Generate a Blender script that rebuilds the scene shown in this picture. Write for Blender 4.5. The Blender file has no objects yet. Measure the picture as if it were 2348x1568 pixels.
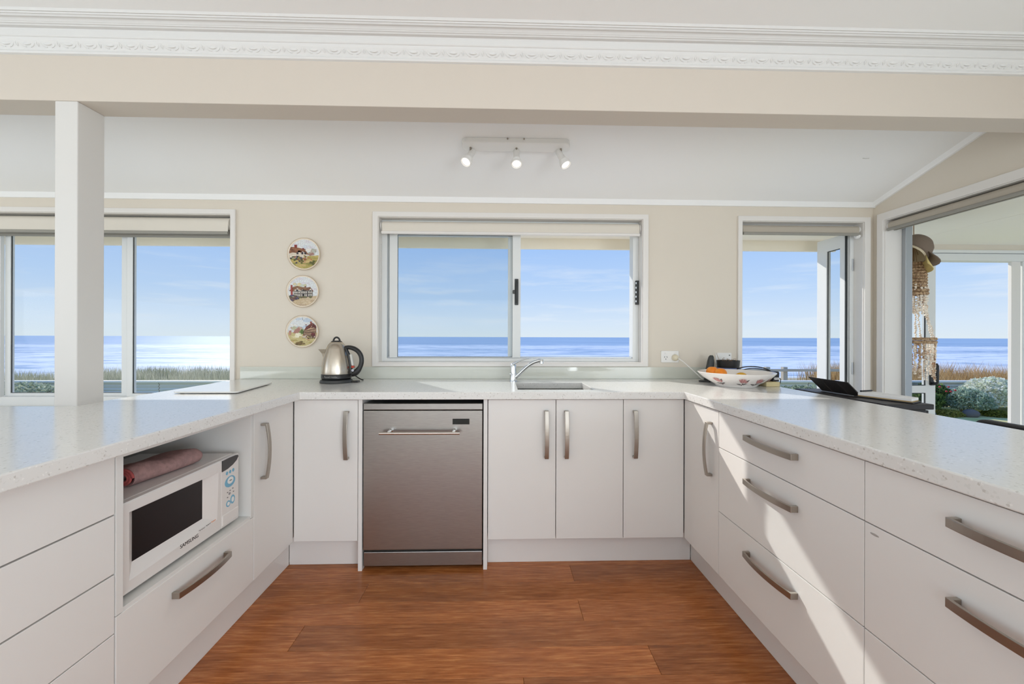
import bpy, bmesh, math, random
from mathutils import Vector, Matrix, noise

random.seed(7)
SC = bpy.context.scene
COL = SC.collection
R = math.radians

# ------------------------------------------------------------------ camera
cam_d = bpy.data.cameras.new('camera')
cam = bpy.data.objects.new('camera', cam_d)
COL.objects.link(cam)
cam_d.sensor_fit = 'HORIZONTAL'
cam_d.sensor_width = 36.0
cam_d.lens = 36.0 * 930.0 / 2348.0
cam_d.shift_y = -11.5 / 2348.0
cam_d.clip_start = 0.02
cam_d.clip_end = 20000
cam.matrix_world = Matrix.Translation((0, -2.015, 1.155)) @ Matrix.Rotation(-0.028, 4, 'Z') \
    @ Matrix.Rotation(R(90), 4, 'X') @ Matrix.Rotation(0.003, 4, 'Z')
SC.camera = cam

# ------------------------------------------------------------------ colour management
SC.view_settings.view_transform = 'Standard'
SC.view_settings.look = 'None'
SC.view_settings.gamma = 1.0
SC.view_settings.use_curve_mapping = False
SC.view_settings.exposure = 0.0
SC.cycles.use_denoising = True
SC.cycles.max_bounces = 10
SC.cycles.diffuse_bounces = 6
SC.cycles.glossy_bounces = 4
SC.cycles.transparent_max_bounces = 16
SC.cycles.caustics_reflective = False
SC.cycles.caustics_refractive = False
SC.cycles.sample_clamp_indirect = 6.0


def srgb(r, g, b):
    f = lambda c: (c / 255 / 12.92) if c / 255 <= .04045 else ((c / 255 + .055) / 1.055) ** 2.4
    return (f(r), f(g), f(b), 1.0)


# ------------------------------------------------------------------ sky
world = bpy.data.worlds.new('sky')
SC.world = world
world.use_nodes = True
wn = world.node_tree
wn.nodes.clear()
wout = wn.nodes.new('ShaderNodeOutputWorld')
wbg = wn.nodes.new('ShaderNodeBackground')
wtc = wn.nodes.new('ShaderNodeTexCoord')
wsep = wn.nodes.new('ShaderNodeSeparateXYZ')
wn.links.new(wtc.outputs['Generated'], wsep.inputs[0])
wr = wn.nodes.new('ShaderNodeValToRGB')
e = wr.color_ramp.elements
e[0].position = 0.0
e[0].color = srgb(222, 235, 244)
e[1].position = 1.0
e[1].color = srgb(92, 146, 226)
for p, c in ((0.03, (215, 232, 249)), (0.10, (190, 217, 250)), (0.22, (163, 199, 249)), (0.45, (132, 178, 242))):
    q = e.new(p)
    q.color = srgb(*c)
wn.links.new(wsep.outputs[2], wr.inputs[0])
wmap = wn.nodes.new('ShaderNodeMapping')
wmap.inputs['Scale'].default_value = (3.0, 3.0, 26.0)
wn.links.new(wtc.outputs['Generated'], wmap.inputs[0])
wno = wn.nodes.new('ShaderNodeTexNoise')
wno.inputs['Scale'].default_value = 1.3
wno.inputs['Detail'].default_value = 6
wno.inputs['Roughness'].default_value = .6
wn.links.new(wmap.outputs[0], wno.inputs['Vector'])
wcr = wn.nodes.new('ShaderNodeValToRGB')
wcr.color_ramp.elements[0].position = .50
wcr.color_ramp.elements[1].position = .82
wn.links.new(wno.outputs[0], wcr.inputs[0])
# thin cloud lies low over the horizon
wband = wn.nodes.new('ShaderNodeValToRGB')
be = wband.color_ramp.elements
be[0].position = .0
be[0].color = (.15, .15, .15, 1)
be[1].position = .22
be[1].color = (0, 0, 0, 1)
q = be.new(.05)
q.color = (.85, .85, .85, 1)
q = be.new(.13)
q.color = (.75, .75, .75, 1)
wn.links.new(wsep.outputs[2], wband.inputs[0])
wm = wn.nodes.new('ShaderNodeMath')
wm.operation = 'MULTIPLY'
wn.links.new(wcr.outputs[0], wm.inputs[0])
wn.links.new(wband.outputs[0], wm.inputs[1])
wmix = wn.nodes.new('ShaderNodeMixRGB')
wmix.inputs[2].default_value = srgb(236, 243, 250)
wn.links.new(wm.outputs[0], wmix.inputs[0])
wn.links.new(wr.outputs[0], wmix.inputs[1])
wn.links.new(wmix.outputs[0], wbg.inputs[0])
wbg.inputs[1].default_value = 1.0
wn.links.new(wbg.outputs[0], wout.inputs[0])

# ------------------------------------------------------------------ sun and large lights
sun_d = bpy.data.lights.new('sun', 'SUN')
sun_d.energy = 3.5
sun_d.angle = R(.7)
sun_d.color = (1.0, .95, .88)
sun = bpy.data.objects.new('sun', sun_d)
COL.objects.link(sun)
sun.rotation_euler = Vector((.66, -1, -.70)).to_track_quat('-Z', 'Y').to_euler()
sun.location = (-6.6, 10, 7)


def area(name, loc, direction, sx, sy, power, color=(1, 1, 1)):
    d = bpy.data.lights.new(name, 'AREA')
    d.shape = 'RECTANGLE'
    d.size, d.size_y = sx, sy
    d.energy = power
    d.color = color
    o = bpy.data.objects.new(name, d)
    COL.objects.link(o)
    o.location = loc
    o.rotation_euler = Vector(direction).to_track_quat('-Z', 'Y').to_euler()
    return o


# unseen area lamps added behind the camera, tilted up to fill the kitchen
FILL_TINT = (.94, 1.0, 1.05)
area('rear_fill_light', (-.4, -7.0, 1.25), (0, 1, .42), 5.3, 1.9, 56, FILL_TINT)
area('left_fill_light', (-5.0, -3.6, .95), (1, .1, .6), 4.7, 1.7, 54, FILL_TINT)
area('right_fill_light', (2.44, -5.0, .95), (-1, .35, .6), 3.1, 1.7, 118, FILL_TINT)

# ------------------------------------------------------------------ helpers
ORG = {}
MATS = {}


def mat(name, color, rough=.5, metal=0.0, spec=.5, coat=0.0, bump=None, vary=None, attr=False, emit=None):
    """vary=(second colour, scale, stretch) mixes a noise; bump=(scale, strength, stretch)"""
    if name in MATS:
        return MATS[name]
    m = bpy.data.materials.new(name)
    m.use_nodes = True
    nt = m.node_tree
    b = nt.nodes['Principled BSDF']
    b.inputs['Base Color'].default_value = color
    b.inputs['Roughness'].default_value = rough
    b.inputs['Metallic'].default_value = metal
    b.inputs['Specular IOR Level'].default_value = spec
    b.inputs['Coat Weight'].default_value = coat
    tc = nt.nodes.new('ShaderNodeTexCoord')

    def noise_tex(scale, stretch, detail=4):
        mp = nt.nodes.new('ShaderNodeMapping')
        mp.inputs['Scale'].default_value = stretch
        nt.links.new(tc.outputs['Object'], mp.inputs[0])
        n = nt.nodes.new('ShaderNodeTexNoise')
        n.inputs['Scale'].default_value = scale
        n.inputs['Detail'].default_value = detail
        nt.links.new(mp.outputs[0], n.inputs['Vector'])
        return n
    src = None
    if attr:
        a = nt.nodes.new('ShaderNodeVertexColor')
        a.layer_name = 'Col'
        src = a.outputs[0]
    if vary:
        n = noise_tex(vary[1], vary[2] if len(vary) > 2 else (1, 1, 1))
        cr = nt.nodes.new('ShaderNodeValToRGB')
        lo, hi = (vary[3] if len(vary) > 3 else (.4, .6))
        cr.color_ramp.elements[0].position = lo
        cr.color_ramp.elements[1].position = hi
        nt.links.new(n.outputs[0], cr.inputs[0])
        mx = nt.nodes.new('ShaderNodeMixRGB')
        nt.links.new(cr.outputs[0], mx.inputs[0])
        if src:
            nt.links.new(src, mx.inputs[1])
            mul = nt.nodes.new('ShaderNodeMixRGB')
            mul.blend_type = 'MULTIPLY'
            mul.inputs[0].default_value = 1
            nt.links.new(src, mul.inputs[1])
            mul.inputs[2].default_value = vary[0]
            nt.links.new(mul.outputs[0], mx.inputs[2])
        else:
            mx.inputs[1].default_value = color
            mx.inputs[2].default_value = vary[0]
        src = mx.outputs[0]
    if src:
        nt.links.new(src, b.inputs['Base Color'])
    if bump:
        n = noise_tex(bump[0], bump[2] if len(bump) > 2 else (1, 1, 1))
        bp = nt.nodes.new('ShaderNodeBump')
        bp.inputs['Strength'].default_value = bump[1]
        bp.inputs['Distance'].default_value = .01
        nt.links.new(n.outputs[0], bp.inputs['Height'])
        nt.links.new(bp.outputs[0], b.inputs['Normal'])
    if emit:
        b.inputs['Emission Color'].default_value = emit[0]
        b.inputs['Emission Strength'].default_value = emit[1]
    MATS[name] = m
    return m


def glass_mat(name, tint, gloss=.006):
    m = bpy.data.materials.new(name)
    m.use_nodes = True
    nt = m.node_tree
    nt.nodes.clear()
    o = nt.nodes.new('ShaderNodeOutputMaterial')
    t = nt.nodes.new('ShaderNodeBsdfTransparent')
    t.inputs[0].default_value = tint
    g = nt.nodes.new('ShaderNodeBsdfGlossy')
    g.inputs['Roughness'].default_value = .02
    mx = nt.nodes.new('ShaderNodeMixShader')
    lw = nt.nodes.new('ShaderNodeLayerWeight')
    lw.inputs['Blend'].default_value = .5
    pw = nt.nodes.new('ShaderNodeMath')
    pw.operation = 'POWER'
    pw.inputs[1].default_value = 5
    nt.links.new(lw.outputs['Facing'], pw.inputs[0])
    ma = nt.nodes.new('ShaderNodeMath')
    ma.operation = 'MULTIPLY_ADD'
    ma.inputs[1].default_value = .9
    ma.inputs[2].default_value = gloss
    nt.links.new(pw.outputs[0], ma.inputs[0])
    nt.links.new(ma.outputs[0], mx.inputs[0])
    nt.links.new(t.outputs[0], mx.inputs[1])
    nt.links.new(g.outputs[0], mx.inputs[2])
    nt.links.new(mx.outputs[0], o.inputs[0])
    MATS[name] = m
    return m


def tag(o, label=None, cat=None, group=None, kind=None):
    if label:
        o['label'] = label
    if cat:
        o['category'] = cat
    if group:
        o['group'] = group
    if kind:
        o['kind'] = kind
    return o


def thing(name, loc, label, cat, group=None, kind=None):
    o = bpy.data.objects.new(name, None)
    o.empty_display_size = .05
    COL.objects.link(o)
    o.location = loc
    ORG[o.name] = Vector(loc)
    return tag(o, label, cat, group, kind)


def done(bm, name, m, parent=None, org=None, smooth=False, bevel=0, auto=None, label=None, seg=2):
    """link a bmesh (in world coordinates) as one mesh object under parent"""
    me = bpy.data.meshes.new(name)
    if parent is not None:
        org = ORG[parent.name]
    elif org is None:
        bm.verts.ensure_lookup_table()
        xs = [v.co.x for v in bm.verts]
        ys = [v.co.y for v in bm.verts]
        zs = [v.co.z for v in bm.verts]
        org = Vector(((min(xs) + max(xs)) / 2, (min(ys) + max(ys)) / 2, min(zs)))
    org = Vector(org)
    bmesh.ops.translate(bm, verts=bm.verts, vec=-org)
    bm.to_mesh(me)
    bm.free()
    ms = m if isinstance(m, (list, tuple)) else [m]
    for x in ms:
        me.materials.append(x)
    o = bpy.data.objects.new(name, me)
    COL.objects.link(o)
    ORG[o.name] = org
    if parent is not None:
        o.parent = parent
    else:
        o.location = org
    if smooth:
        for p in me.polygons:
            p.use_smooth = True
        if auto:
            me.set_sharp_from_angle(angle=R(auto))
    if bevel:
        md = o.modifiers.new('bevel', 'BEVEL')
        md.width = bevel
        md.segments = seg
        md.limit_method = 'ANGLE'
        md.angle_limit = R(40)
        md.harden_normals = False
    if label:
        o['label'] = label
    return o


def B():
    return bmesh.new()


def box(bm, x0, x1, y0, y1, z0, z1, M=None):
    x0, x1 = min(x0, x1), max(x0, x1)
    y0, y1 = min(y0, y1), max(y0, y1)
    z0, z1 = min(z0, z1), max(z0, z1)
    vs = [bm.verts.new((x, y, z)) for x in (x0, x1) for y in (y0, y1) for z in (z0, z1)]
    if M:
        for v in vs:
            v.co = M @ v.co
    i = lambda a, b, c: vs[a * 4 + b * 2 + c]
    for f in (((0, 0, 0), (0, 0, 1), (0, 1, 1), (0, 1, 0)), ((1, 0, 0), (1, 1, 0), (1, 1, 1), (1, 0, 1)),
              ((0, 0, 0), (1, 0, 0), (1, 0, 1), (0, 0, 1)), ((0, 1, 0), (0, 1, 1), (1, 1, 1), (1, 1, 0)),
              ((0, 0, 0), (0, 1, 0), (1, 1, 0), (1, 0, 0)), ((0, 0, 1), (1, 0, 1), (1, 1, 1), (0, 1, 1))):
        bm.faces.new([i(*k) for k in f])
    return vs


def obox(name, x0, x1, y0, y1, z0, z1, m, parent=None, bevel=0, label=None, **k):
    bm = B()
    box(bm, x0, x1, y0, y1, z0, z1)
    return done(bm, name, m, parent, bevel=bevel, label=label, **k)


def cells(bm, us, vs, w0, w1, filled, axis='z'):
    """solid from grid cells; axis names the thickness direction; u,v are the other two (x,y)/(x,z)/(y,z)"""
    def P(u, v, w):
        return {'z': (u, v, w), 'y': (u, w, v), 'x': (w, u, v)}[axis]
    vert = {}

    def V(i, j, k):
        if (i, j, k) not in vert:
            vert[(i, j, k)] = bm.verts.new(P(us[i], vs[j], (w0, w1)[k]))
        return vert[(i, j, k)]
    nu, nv = len(us) - 1, len(vs) - 1
    fill = lambda i, j: 0 <= i < nu and 0 <= j < nv and filled(i, j, (us[i] + us[i + 1]) / 2, (vs[j] + vs[j + 1]) / 2)
    for i in range(nu):
        for j in range(nv):
            if not fill(i, j):
                continue
            bm.faces.new([V(i, j, 1), V(i + 1, j, 1), V(i + 1, j + 1, 1), V(i, j + 1, 1)])
            bm.faces.new([V(i, j, 0), V(i, j + 1, 0), V(i + 1, j + 1, 0), V(i + 1, j, 0)])
            if not fill(i - 1, j):
                bm.faces.new([V(i, j, 0), V(i, j, 1), V(i, j + 1, 1), V(i, j + 1, 0)])
            if not fill(i + 1, j):
                bm.faces.new([V(i + 1, j, 0), V(i + 1, j + 1, 0), V(i + 1, j + 1, 1), V(i + 1, j, 1)])
            if not fill(i, j - 1):
                bm.faces.new([V(i, j, 0), V(i + 1, j, 0), V(i + 1, j, 1), V(i, j, 1)])
            if not fill(i, j + 1):
                bm.faces.new([V(i, j + 1, 0), V(i, j + 1, 1), V(i + 1, j + 1, 1), V(i + 1, j + 1, 0)])
    bmesh.ops.recalc_face_normals(bm, faces=bm.faces)


def prism(bm, pts, w0, w1, axis='x', M=None):
    """extrude polygon pts along axis; pts are (y,z) for x, (x,z) for y, (x,y) for z"""
    def P(p, w):
        return {'x': (w, p[0], p[1]), 'y': (p[0], w, p[1]), 'z': (p[0], p[1], w)}[axis]
    a = [bm.verts.new(P(p, w0)) for p in pts]
    b = [bm.verts.new(P(p, w1)) for p in pts]
    if M:
        for v in a + b:
            v.co = M @ v.co
    fs = [bm.faces.new(a), bm.faces.new(b[::-1])]
    n = len(pts)
    for i in range(n):
        fs.append(bm.faces.new([a[i], b[i], b[(i + 1) % n], a[(i + 1) % n]]))
    bmesh.ops.recalc_face_normals(bm, faces=fs)
    return a + b


def lathe(bm, prof, c=(0, 0, 0), seg=32, M=None, sq=None):
    """prof: list of (r, z) bottom to top"""
    rings = []
    c = Vector(c)
    for r, z in prof:
        if r < 1e-6:
            rings.append([bm.verts.new(c + Vector((0, 0, z)))])
        else:
            ring = []
            for i in range(seg):
                t = 2 * math.pi * i / seg
                k = sq(t) if sq else 1
                ring.append(bm.verts.new(c + Vector((r * k * math.cos(t), r * k * math.sin(t), z))))
            rings.append(ring)
    new = [v for rg in rings for v in rg]
    for a, b in zip(rings, rings[1:]):
        if len(a) == 1 and len(b) == 1:
            continue
        for i in range(seg):
            j = (i + 1) % seg
            if len(a) == 1:
                bm.faces.new([a[0], b[j], b[i]])
            elif len(b) == 1:
                bm.faces.new([a[i], a[j], b[0]])
            else:
                bm.faces.new([a[i], a[j], b[j], b[i]])
    if M:
        for v in new:
            v.co = M @ v.co
    return new


def tube(bm, pts, r, seg=10, cap=True, flat=1.0):
    """sweep a circle (radius r or list of radii) along pts"""
    pts = [Vector(p) for p in pts]
    n = len(pts)
    rs = r if isinstance(r, (list, tuple)) else [r] * n
    up = None
    rings = []
    for i, p in enumerate(pts):
        t = (pts[min(i + 1, n - 1)] - pts[max(i - 1, 0)]).normalized()
        if up is None:
            up = Vector((0, 0, 1)) if abs(t.z) < .9 else Vector((0, 1, 0))
        s = t.cross(up)
        if s.length < 1e-6:
            s = t.cross(Vector((1, 0, 0)))
        s.normalize()
        up = s.cross(t).normalized()
        rings.append([bm.verts.new(p + rs[i] * (math.cos(2 * math.pi * k / seg) * s + flat * math.sin(2 * math.pi * k / seg) * up)) for k in range(seg)])
    for a, b in zip(rings, rings[1:]):
        for k in range(seg):
            bm.faces.new([a[k], a[(k + 1) % seg], b[(k + 1) % seg], b[k]])
    if cap:
        bm.faces.new(rings[0][::-1])
        bm.faces.new(rings[-1])
    return rings


def bez(p0, p1, p2, p3, n=12):
    p0, p1, p2, p3 = map(Vector, (p0, p1, p2, p3))
    out = []
    for i in range(n + 1):
        t = i / n
        out.append((1 - t) ** 3 * p0 + 3 * (1 - t) ** 2 * t * p1 + 3 * (1 - t) * t * t * p2 + t ** 3 * p3)
    return out


def rrect(x0, x1, y0, y1, r, n=5):
    out = []
    for cx, cy, a in ((x1 - r, y1 - r, 0), (x0 + r, y1 - r, 90), (x0 + r, y0 + r, 180), (x1 - r, y0 + r, 270)):
        for i in range(n + 1):
            t = R(a + 90 * i / n)
            out.append((cx + r * math.cos(t), cy + r * math.sin(t)))
    return out


def ellipsoid(bm, c, rx, ry, rz, u=16, v=10, M=None):
    T = Matrix.Translation(c) @ (M or Matrix.Identity(4)) @ Matrix.Diagonal((rx, ry, rz, 1))
    return bmesh.ops.create_uvsphere(bm, u_segments=u, v_segments=v, radius=1, matrix=T)['verts']


def decal(name, polys, fn, m, parent, step=.00025, label=None):
    """flat print: coloured polygons [(rgb, pts)] laid over a surface; fn(x, y, lift) -> world point"""
    bm = B()
    lay = bm.loops.layers.color.new('Col')
    for k, (c, pts) in enumerate(polys):
        vs = [bm.verts.new(fn(x, y, .0004 + k * step / max(1, len(polys) / 30))) for x, y in pts]
        f = bm.faces.new(vs)
        col = srgb(*c)
        for l in f.loops:
            # byte colours are stored sRGB encoded
            l[lay] = (c[0] / 255, c[1] / 255, c[2] / 255, 1)
    bmesh.ops.triangulate(bm, faces=[f for f in bm.faces if len(f.verts) > 4])
    return done(bm, name, m, parent, label=label)


def text_mesh(name, s, size, M, m, parent, extrude=.0003, italic=0.0):
    cu = bpy.data.curves.new(name + '_font', 'FONT')
    cu.body = s
    cu.size = size
    cu.align_x = 'CENTER'
    cu.align_y = 'CENTER'
    cu.extrude = extrude
    cu.shear = italic
    cu.resolution_u = 3
    tmp = bpy.data.objects.new(name + '_tmp', cu)
    COL.objects.link(tmp)
    dg = bpy.context.evaluated_depsgraph_get()
    me = bpy.data.meshes.new_from_object(tmp.evaluated_get(dg))
    bpy.data.objects.remove(tmp)
    bpy.data.curves.remove(cu)
    bm = B()
    bm.from_mesh(me)
    bpy.data.meshes.remove(me)
    bmesh.ops.transform(bm, matrix=M, verts=bm.verts)
    return done(bm, name, m, parent)


# ------------------------------------------------------------------ materials
WALL = mat('cream_wall_paint', srgb(221, 212, 198), .75, bump=(60, .02))
CEIL = mat('white_ceiling_paint', srgb(246, 246, 245), .8)
TRIMW = mat('white_gloss_trim', srgb(230, 226, 221), .35)
CREAMB = mat('cream_beam_paint', srgb(208, 198, 186), .7)
CAB = mat('white_cabinet_lacquer', srgb(231, 229, 226), .32, spec=.4)
CABIN = mat('white_melamine', srgb(226, 225, 222), .5)
ALU = mat('white_powdercoat_aluminium', srgb(226, 228, 227), .35)
ALUG = mat('grey_aluminium_track', srgb(170, 174, 178), .35, .6)
RUBBER = mat('black_rubber_seal', srgb(40, 44, 44), .6)
STEEL = mat('brushed_steel', srgb(176, 172, 168), .30, 1.0, vary=(srgb(160, 156, 152), 40, (.6, 1, 60)), bump=(60, .05, (.5, 1, 60)))
STEELK = mat('kettle_brushed_steel', srgb(196, 186, 172), .26, 1.0, bump=(40, .05, (1, 1, 40)))
STEELS = mat('sink_steel', srgb(150, 146, 140), .32, 1.0)
NICKEL = mat('brushed_nickel_handle', srgb(172, 164, 154), .33, 1.0)
CHROME = mat('chrome', srgb(225, 228, 230), .08, 1.0)
BLACKP = mat('black_plastic', srgb(34, 33, 33), .4)
DGREYP = mat('dark_grey_plastic', srgb(58, 60, 60), .5)
BLACKG = mat('black_gloss', srgb(12, 12, 14), .12)
WHITEP = mat('white_plastic', srgb(235, 233, 229), .35)
PRINT = mat('printed_colour', (1, 1, 1, 1), .45, attr=True, vary=(srgb(225, 215, 205), 160, (1, 1, 1), (.35, .7)))
BLIND = mat('blind_fabric', srgb(222, 215, 203), .85, bump=(400, .05))
BLINDG = mat('grey_blind_fabric', srgb(182, 173, 159), .85, bump=(400, .05))
BLINDR = mat('blind_rail', srgb(150, 147, 138), .5)
GLASS = glass_mat('window_glass', (.955, .965, .965, 1))
GLASS2 = glass_mat('tinted_glass', (.94, .955, .96, 1))
SPLASH = mat('pale_green_back_painted_glass', srgb(212, 214, 203), .06, spec=.5, coat=.5)
BLKTIM = mat('black_stained_timber', srgb(40, 36, 35), .45, bump=(30, .1, (1, 8, 1)))
BLKLEA = mat('black_leather', srgb(38, 35, 34), .45, bump=(220, .15))
PAPER = mat('white_paper', srgb(238, 237, 236), .8)


def quartz():
    m = bpy.data.materials.new('speckled_white_quartz')
    m.use_nodes = True
    nt = m.node_tree
    b = nt.nodes['Principled BSDF']
    b.inputs['Roughness'].default_value = .17
    b.inputs['Specular IOR Level'].default_value = .5
    tc = nt.nodes.new('ShaderNodeTexCoord')
    vo = nt.nodes.new('ShaderNodeTexVoronoi')
    vo.inputs['Scale'].default_value = 230
    nt.links.new(tc.outputs['Object'], vo.inputs['Vector'])
    hs = nt.nodes.new('ShaderNodeSeparateColor')
    nt.links.new(vo.outputs['Color'], hs.inputs[0])
    cr = nt.nodes.new('ShaderNodeValToRGB')
    cr.color_ramp.interpolation = 'CONSTANT'
    e = cr.color_ramp.elements
    e[0].position = 0
    e[0].color = srgb(228, 227, 224)
    e[1].position = .86
    e[1].color = srgb(221, 220, 216)
    q = e.new(.945)
    q.color = srgb(203, 200, 195)
    q = e.new(.972)
    q.color = srgb(238, 237, 234)
    nt.links.new(hs.outputs[0], cr.inputs[0])
    nt.links.new(cr.outputs[0], b.inputs['Base Color'])
    return m


QUARTZ = quartz()


def bamboo():
    m = bpy.data.materials.new('strand_bamboo_board')
    m.use_nodes = True
    nt = m.node_tree
    b = nt.nodes['Principled BSDF']
    b.inputs['Roughness'].default_value = .27
    b.inputs['Specular IOR Level'].default_value = .45
    tc = nt.nodes.new('ShaderNodeTexCoord')
    oi = nt.nodes.new('ShaderNodeObjectInfo')
    add = nt.nodes.new('ShaderNodeVectorMath')
    add.operation = 'MULTIPLY_ADD'
    cmb = nt.nodes.new('ShaderNodeCombineXYZ')
    for i in range(3):
        nt.links.new(oi.outputs['Random'], cmb.inputs[i])
    nt.links.new(cmb.outputs[0], add.inputs[0])
    add.inputs[1].default_value = (37, 61, 13)
    nt.links.new(tc.outputs['Object'], add.inputs[2])

    def nz(scale, stretch, det, rough=.6):
        mp = nt.nodes.new('ShaderNodeMapping')
        mp.inputs['Scale'].default_value = stretch
        nt.links.new(add.outputs[0], mp.inputs[0])
        n = nt.nodes.new('ShaderNodeTexNoise')
        n.inputs['Scale'].default_value = scale
        n.inputs['Detail'].default_value = det
        n.inputs['Roughness'].default_value = rough
        nt.links.new(mp.outputs[0], n.inputs['Vector'])
        return n
    n1 = nz(1.0, (9, 130, 1), 5, .65)
    cr = nt.nodes.new('ShaderNodeValToRGB')
    e = cr.color_ramp.elements
    e[0].position = .28
    e[0].color = srgb(134, 72, 34)
    e[1].position = .74
    e[1].color = srgb(204, 142, 88)
    q = e.new(.46)
    q.color = srgb(162, 96, 50)
    q = e.new(.58)
    q.color = srgb(180, 113, 64)
    nt.links.new(n1.outputs[0], cr.inputs[0])
    n2 = nz(1.0, (3, 16, 1), 3)
    mx = nt.nodes.new('ShaderNodeMixRGB')
    mx.blend_type = 'MULTIPLY'
    cr2 = nt.nodes.new('ShaderNodeValToRGB')
    cr2.color_ramp.elements[0].position = .3
    cr2.color_ramp.elements[0].color = (.74, .70, .67, 1)
    cr2.color_ramp.elements[1].position = .65
    cr2.color_ramp.elements[1].color = (1.1, 1.08, 1.05, 1)
    nt.links.new(n2.outputs[0], cr2.inputs[0])
    mx.inputs[0].default_value = .8
    nt.links.new(cr.outputs[0], mx.inputs[1])
    nt.links.new(cr2.outputs[0], mx.inputs[2])
    # each board a little lighter or darker
    hv = nt.nodes.new('ShaderNodeHueSaturation')
    mr = nt.nodes.new('ShaderNodeMapRange')
    mr.inputs[3].default_value = .86
    mr.inputs[4].default_value = 1.14
    nt.links.new(oi.outputs['Random'], mr.inputs[0])
    nt.links.new(mr.outputs[0], hv.inputs['Value'])
    nt.links.new(mx.outputs[0], hv.inputs['Color'])
    nt.links.new(hv.outputs[0], b.inputs['Base Color'])
    bp = nt.nodes.new('ShaderNodeBump')
    bp.inputs['Strength'].default_value = .06
    bp.inputs['Distance'].default_value = .004
    nt.links.new(n1.outputs[0], bp.inputs['Height'])
    nt.links.new(bp.outputs[0], b.inputs['Normal'])
    return m


WOOD = bamboo()

# ================================================================== THE SETTING
XL, XR = -1.013, .925          # door faces of the left and right runs
YB = .60                       # inner face of the back wall
XW = 2.464                     # inner face of the right wall
ZT = .885                      # top of the worktop
ZC = 2.33                      # flat ceiling of the living room
RS = .30                       # slope of the raked kitchen ceiling


def rake_z(y):
    return 2.035 + RS * (YB - y)


# ---- floor: slab with a recessed field for the loose boards
FX0, FX1, FY0, FY1 = -1.085, 1.005, -2.60, .09
bm = B()
cells(bm, [-5.2, FX0, FX1, 2.61], [-7.2, FY0, FY1, .75], -.10, 0, lambda i, j, u, v: not (i == 1 and j == 1))
box(bm, FX0, FX1, FY0, FY1, -.10, -.0125)
bm.faces.ensure_lookup_table()
for f in bm.faces:          # unseen floor round the kitchen made pale to bounce light onto the ceilings
    c_ = f.calc_center_median()
    if c_.z > -.005:
        f.material_index = 1
floor = done(bm, 'floor', [WOOD, mat('pale_bounce_floor', srgb(216, 210, 198), .95, bump=(300, .3))], org=(0, 0, 0))
tag(floor, 'warm brown strand bamboo floor between the cabinets', 'floor', kind='structure')
BW = .1345
row = 0
y1 = .032 + BW
joints = {1: [.353], 2: [-.613], 3: [.343], 4: [-.778], 5: [.555]}
plank_meshes = {}
while y1 > FY0 + .01:
    ya, yb_ = max(y1 - BW, FY0), min(y1, FY1)
    js = joints.get(row, [random.uniform(-.9, .8)])
    xs = [FX0] + sorted(js) + [FX1]
    for xa, xb in zip(xs, xs[1:]):
        bm = B()
        g = .0005
        dz = random.uniform(-.0003, .0002)
        box(bm, xa + g, xb - g, ya + g, yb_ - g, -.0122, 0)
        # narrow eased edge along the top
        top = [e_ for e_ in bm.edges if all(v.co.z > -.001 for v in e_.verts)]
        bmesh.ops.bevel(bm, geom=top, offset=.0008, segments=1, affect='EDGES')
        bmesh.ops.translate(bm, verts=bm.verts, vec=(0, 0, dz))
        done(bm, 'floorboard', WOOD, floor)
    y1 -= BW
    row += 1

# ---- walls
LWIN = (-3.95, -1.704, .700, 1.924)
CWIN = (-.782, .920, .989, 1.920)
RWIN = (1.575, 2.392, 0.0, 1.918)


def hole(u, v, *rs):
    return any(a < u < b and c < v < d for a, b, c, d in rs)


def grid(vals):
    return sorted(set(vals))


bm = B()
us = grid([-5.2, XW + .15] + [q for w in (LWIN, CWIN, RWIN) for q in w[:2]])
vs = grid([-.1, 2.42] + [q for w in (LWIN, CWIN, RWIN) for q in w[2:]])
cells(bm, us, vs, YB, YB + .15, lambda i, j, u, v: not hole(u, v, LWIN, CWIN, RWIN), 'y')
tag(done(bm, 'wall_back', WALL, org=(0, YB, 0)), 'cream painted wall facing the sea with three window openings', 'wall', kind='structure')

RDOOR = (-2.35, .519, 0.0, 1.91)
RFILLGAP = (-6.6, -3.4, 0.0, 2.0)  # unseen bare opening added for the right fill lamp
bm = B()
us = grid([-7.2, YB, RDOOR[0], RDOOR[1], RFILLGAP[0], RFILLGAP[1]])
vs = grid([-.1, 2.42, 0.0, RDOOR[3], RFILLGAP[3]])
cells(bm, us, vs, XW, XW + .15, lambda i, j, u, v: not hole(u, v, RDOOR, RFILLGAP), 'x')
tag(done(bm, 'wall_right', WALL, org=(XW, 0, 0)), 'cream wall with the wide folding door opening to the porch', 'wall', kind='structure')
bm = B()
LFILLGAP = (-6.0, -1.0, .0, 2.05)  # unseen bare opening added for the left fill lamp
cells(bm, [-7.2, LFILLGAP[0], LFILLGAP[1], YB], [-.1, 0, LFILLGAP[3], 2.42], -5.2, -5.05, lambda i, j, u, v: not hole(u, v, LFILLGAP), 'x')
tag(done(bm, 'wall_left', WALL, org=(-5.05, 0, 0)), 'cream end wall of the dining area with opening added for fill light', 'wall', kind='structure')
bm = B()
cells(bm, [-5.2, -3.1, 2.3, XW + .15], [-.1, .25, 2.25, 2.42], -7.2, -7.05, lambda i, j, u, v: not (i == 1 and j == 1), 'y')  # middle cell left open for the added rear fill lamp
tag(done(bm, 'wall_rear', WALL, org=(0, -7.05, 0)), 'cream living room wall behind the viewer with opening added for fill light', 'wall', kind='structure')

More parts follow.
